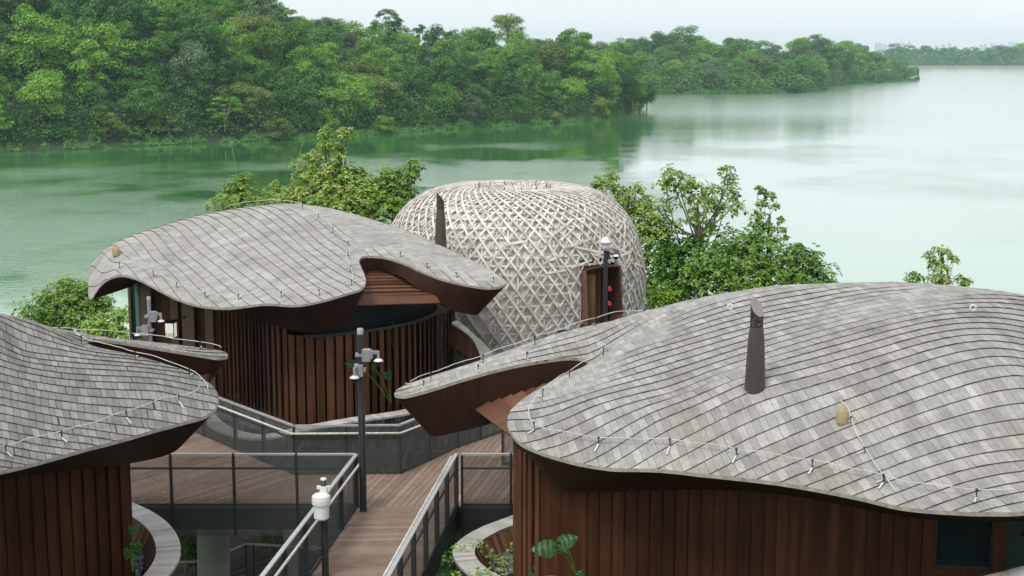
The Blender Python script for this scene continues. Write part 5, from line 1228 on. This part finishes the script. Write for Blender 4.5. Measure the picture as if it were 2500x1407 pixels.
near_tree('tree', 'tree with umbrella leaf tufts just right of the woven dome top', 'tree', [(1465,440,48,.25),(1455,455,48,.2),(1492,432,48,.24),(1515,465,48,.22),(1552,462,48,.30),(1480,470,48,.5),(1530,490,48,.5),(1548,520,48,.55),(1575,505,48,.35),(1585,550,48,.6),(1560,570,47.5,.7),(1510,520,48,.6),(1590,600,47,.7),(1580,490,48,.25)], gb(1560, 48), .20, M['leafnear'], 1.9, 5, wd=.3)
near_tree('tree', 'tallest thin tree with bare forked limbs right of the dome', 'tree', [(1640,430,47,.36),(1625,450,47,.3),(1660,455,47,.5),(1690,475,47,.65),(1720,500,47,.6),(1740,470,47,.3),(1775,418,47,.26),(1780,440,47,.28),(1783,470,47,.34),(1790,500,47,.36),(1765,520,47,.4),(1620,510,47,.4),(1605,540,47,.5),(1640,560,47,.45),(1700,545,47,.45),(1615,580,47,.6),(1745,560,47,.3)], gb(1730, 47), .18, M['leafnear'], 2.2, 6, 'palebark', wd=.3)
near_tree('vine_tangle', 'straggling vine with hanging round leaves on the water side', 'vine', [(1865,470,46.5,.16),(1880,480,46.5,.15),(1858,500,46.5,.22),(1890,505,46.5,.14),(1860,535,46.5,.30),(1850,560,46.5,.35),(1905,535,46.5,.08),(1912,560,46.5,.07),(1918,580,46.5,.06),(1850,460,46.5,.1),(1885,560,46.5,.3)], gb(1850, 46.5), .15, M['leafnear'], 1.8, 7, wd=.4, r0=.05)
near_tree('tree', 'big bright green glossy tree behind the right villa roof', 'tree', [(1790,620,46,.9),(1850,610,46,.8),(1780,660,45.5,1.2),(1860,660,45.5,1.2),(1930,650,45.5,.85),(1985,675,45.5,.75),(2015,695,45.5,.5),(1950,615,46,.35),(1970,640,46,.5),(1740,700,45,1.1),(1830,715,45,1.1),(1910,700,45,1.0),(1975,715,45,.8),(1740,650,45.5,.7)], gb(1850, 45.5), .19, M['leafnear'], 2.6, 8, wd=.28, droop=.6)
near_tree('tree', 'dark leafy tree filling the gap between dome and right roof', 'tree', [(1610,630,47,.8),(1660,620,47,.8),(1640,670,46.5,1.0),(1690,690,46.5,1.0),(1610,690,46.5,.9),(1650,740,46,1.0),(1700,600,47,.5)], gb(1640, 47), .17, M['leafdark2'] if 'leafdark2' in M else M['leafmid'], 2.6, 9, wd=.3)
near_tree('shrub', 'yellow green shrub at the foot of the dome on its right', 'shrub', [(1595,715,44.5,.4),(1620,730,44.5,.4),(1600,745,44.5,.5),(1640,720,44.5,.25)], gb(1600, 44.5), .14, M['leafbush'], 2.6, 10, wd=.3, r0=.06)
near_tree('sapling', 'tall sapling with tiered leaves above the right roof ridge', 'sapling', [(2290,610,43,.16),(2268,625,43,.16),(2312,620,43,.18),(2330,632,43,.1),(2285,645,43,.25),(2300,660,43,.28),(2280,680,43,.26),(2310,690,43,.25),(2295,700,43,.3)], gb(2290, 43), .22, M['leafnear'], 1.5, 11, wd=.24, r0=.04, droop=.7)
near_tree('sapling', 'short sapling left of the tiered one above the right roof ridge', 'sapling', [(2225,672,43,.14),(2240,680,43,.16),(2218,690,43,.18),(2235,700,43,.22)], gb(2230, 43), .2, M['leafbush'], 1.5, 12, wd=.24, r0=.03, droop=.7)
near_tree('sapling', 'small leafy sapling right of the tiered one above the right roof ridge', 'sapling', [(2345,682,43,.16),(2360,690,43,.15),(2350,705,43,.2)], gb(2350, 43), .2, M['leafnear'], 1.5, 13, wd=.24, r0=.03, droop=.7)
near_tree('bush', 'dense round green bush above the left villa roof', 'bush', [(165,740,48,.95),(110,775,48,.9),(215,755,48,.8),(160,705,48,.4),(195,715,48,.45),(240,760,48,.55),(90,800,47.5,.8),(170,800,47.5,1.1),(130,740,48,.5),(255,740,48,.35)], gb(170, 48), .13, M['leafnear'], 3.0, 14, wd=.34)
near_tree('shrub', 'bright yellow green large-leaved shrub between left roof and middle villa', 'shrub', [(240,800,45,.5),(280,785,45,.45),(300,810,45,.5),(215,820,45,.5),(270,825,45,.6),(305,770,45.5,.35)], gb(270, 45), .22, M['leafbush'], 2.2, 15, wd=.24, droop=.5)
# tall grass stems
for i, (a, b, c) in enumerate((((578,430),(572,390),(566,352)), ((728,410),(732,370),(742,345)), ((728,400),(712,386),(690,392)), ((770,500),(758,470),(760,430)))):
    m = MB(); m.tube(cr3([P(*a, 49), P(*b, 49), P(*c, 49)], 5), .012, 4); tag(m.build('reed_stem', simple('dry stem', (.25, .27, .12), .8)), ('short dry stem above the left shrub, leaning left', 'thin dry stem standing upright left of the creeper tree', 'thin dry stem arching left beside the creeper tree', 'thin dry stem rising in front of the creeper tree')[i], 'reed', 'dry stems against the water')
# ------------------------------------------------------------------ elephant ear plants
def ear_leaf(mb, c, d, up, L):
    """heart shaped leaf: base c, pointing along d, facing up"""
    d = d.normalized(); s = d.cross(up).normalized(); n = s.cross(d)
    L *= .82; prof_ = [(-.26, .10), (-.27, .20), (-.20, .32), (-.08, .40), (.06, .45), (.20, .46), (.34, .43), (.48, .37), (.62, .28), (.75, .18), (.88, .08), (1.0, .0)]
    L_ = [c + d * (t * L) + s * (w_ * L) + n * (-.10 * L * w_ * 2 - .12 * L * t * t + .035 * L * ((i % 2) * 2 - 1)) for i, (t, w_) in enumerate(prof_)]; R_ = [c + d * (t * L) - s * (w_ * L) + n * (-.10 * L * w_ * 2 - .12 * L * t * t + .035 * L * ((i % 2) * 2 - 1)) for i, (t, w_) in enumerate(prof_)]
    Mx = [c + d * (max(0, t) * L) + n * (-.12 * L * t * t) for t, _ in prof_]
    for i in range(len(prof_) - 1):
        mb.idx([L_[i], L_[i + 1], Mx[i + 1], Mx[i]], [(0, 1, 2, 3)], 0, False); mb.idx([R_[i], Mx[i], Mx[i + 1], R_[i + 1]], [(0, 1, 2, 3)], 0, False)
def ear_plant(label, base, leaves):
    th = empty('elephant_ear_plant', base, label, 'plant')
    for c, d, L in leaves:
        m = MB(); up = Vector((0, -.75, .65)); ear_leaf(m, c, Vector(d), up, L); lf = m.build('leaf', M['leafear'], th)
        m = MB(); m.tube(cr3([Vector(base), (Vector(base) + c) / 2 + Vector((0, 0, .12)), c], 5), .011, 5); m.build('stem', M['leafbush'], th)
ear_plant('broad leaved plant against the near right villa boards, two big leaves', P(1405, 1400, 21.9), [(P(1345, 1338, 21.7), (-1, 0, -.05), .42), (P(1372, 1325, 21.7), (.9, 0, .35), .36), (P(1375, 1345, 22.0), (.1, 0, 1), .3)])
ear_plant('small plant tips at the bottom edge by the near right villa wall', P(1420, 1440, 21.8), [(P(1415, 1412, 21.7), (.3, 0, 1), .2), (P(1300, 1412, 21.9), (-.2, 0, 1), .16)])
ear_plant('climbing broad leaves poking through the middle villa louvres', P(955, 985, 36.0), [(P(864, 888, 35.0), (-1, 0, .1), .32), (P(945, 912, 35.6), (.3, 0, -1), .30), (P(912, 895, 35.4), (0, 0, -1), .2)])
ear_plant('large leaf in the dark opening above the middle louvres', P(960, 850, 37.0), [(P(950, 800, 37.0), (.1, 0, 1), .4), (P(958, 812, 36.8), (-.4, 0, -.6), .3)])
ear_plant('pale leaves beside the left villa corner', P(325, 1395, 24.3), [(P(325, 1300, 24.2), (-.4, -.1, 1), .2), (P(312, 1345, 23.9), (-.3, 0, -1), .24), (P(330, 1330, 24.2), (.2, 0, -1), .3)])
def creeper(label, path, leaf, n, seed, spread=.15):
    r = random.Random(seed); v, f = [], []; pts = cr3(path, 8)
    for i in range(n):
        p = r.choice(pts) + Vector((r.uniform(-spread, spread), r.uniform(-spread, spread), r.uniform(.0, .08))); n_ = (Vector((0, -.3, 1)) + rdir(r) * .6).normalized(); leafquad(v, f, p, n_, leaf * r.uniform(.6, 1.2), r, .75)
    o = bpy.data.objects.new('creeper', mesh_from('creeper', v, f, M['leafnear'])); link(o); tag(o, label, 'creeper')
creeper('green creeper trailing over the pebble planter rim', [PZ(1095, 1380, 15.5), PZ(1120, 1340, 16.05), PZ(1165, 1335, 16.05), PZ(1185, 1352, 15.75), PZ(1215, 1372, 15.7), PZ(1240, 1378, 15.7)], .035, 170, 1)
creeper('second creeper patch lower on the pebble planter', [PZ(1110, 1405, 15.7), PZ(1160, 1400, 16.05), PZ(1190, 1400, 16.0), PZ(1240, 1395, 15.7), PZ(1250, 1340, 15.7)], .035, 110, 2)
for i, (px, Y, z0) in enumerate(((445, 33, 11), (470, 34, 11.4), (690, 35, 11.6), (1110, 31, 11.2), (830, 36, 11.5))):
    p = PX(px, Y, z0 + 1); near_tree('shrub', ('dark shrub under the walkway, left of the concrete column', 'low dark shrub behind the concrete column', 'dark shrub in the shade right of the column', 'dark shrub below the right bridge railing', 'dark shrub in the deep shade under the deck')[i], 'shrub', [(px, 1310 + (i % 2) * 25, Y, .7), (px + 25, 1340, Y, .6)], (p.x, Y, z0 - 1), .16, M['leafdark'], 1.6, 40 + i, r0=.05)

# ------------------------------------------------------------------ haze
bpy.ops.mesh.primitive_cube_add(size=1); hz = bpy.context.object; hz.name = 'haze'; hz['kind'] = 'stuff'
hz.scale = (5300, 6900, 103); hz.location = (0, 3200, 48.5)
hm = bpy.data.materials.new('haze air'); hm.use_nodes = True; t = hm.node_tree; t.nodes.clear(); o = N(t, 'ShaderNodeOutputMaterial'); pv = N(t, 'ShaderNodeVolumePrincipled')
pv.inputs['Color'].default_value = (.60, .82, .93, 1); pv.inputs['Density'].default_value = .00009; t.links.new(pv.outputs[0], o.inputs['Volume']); hz.data.materials.append(hm)
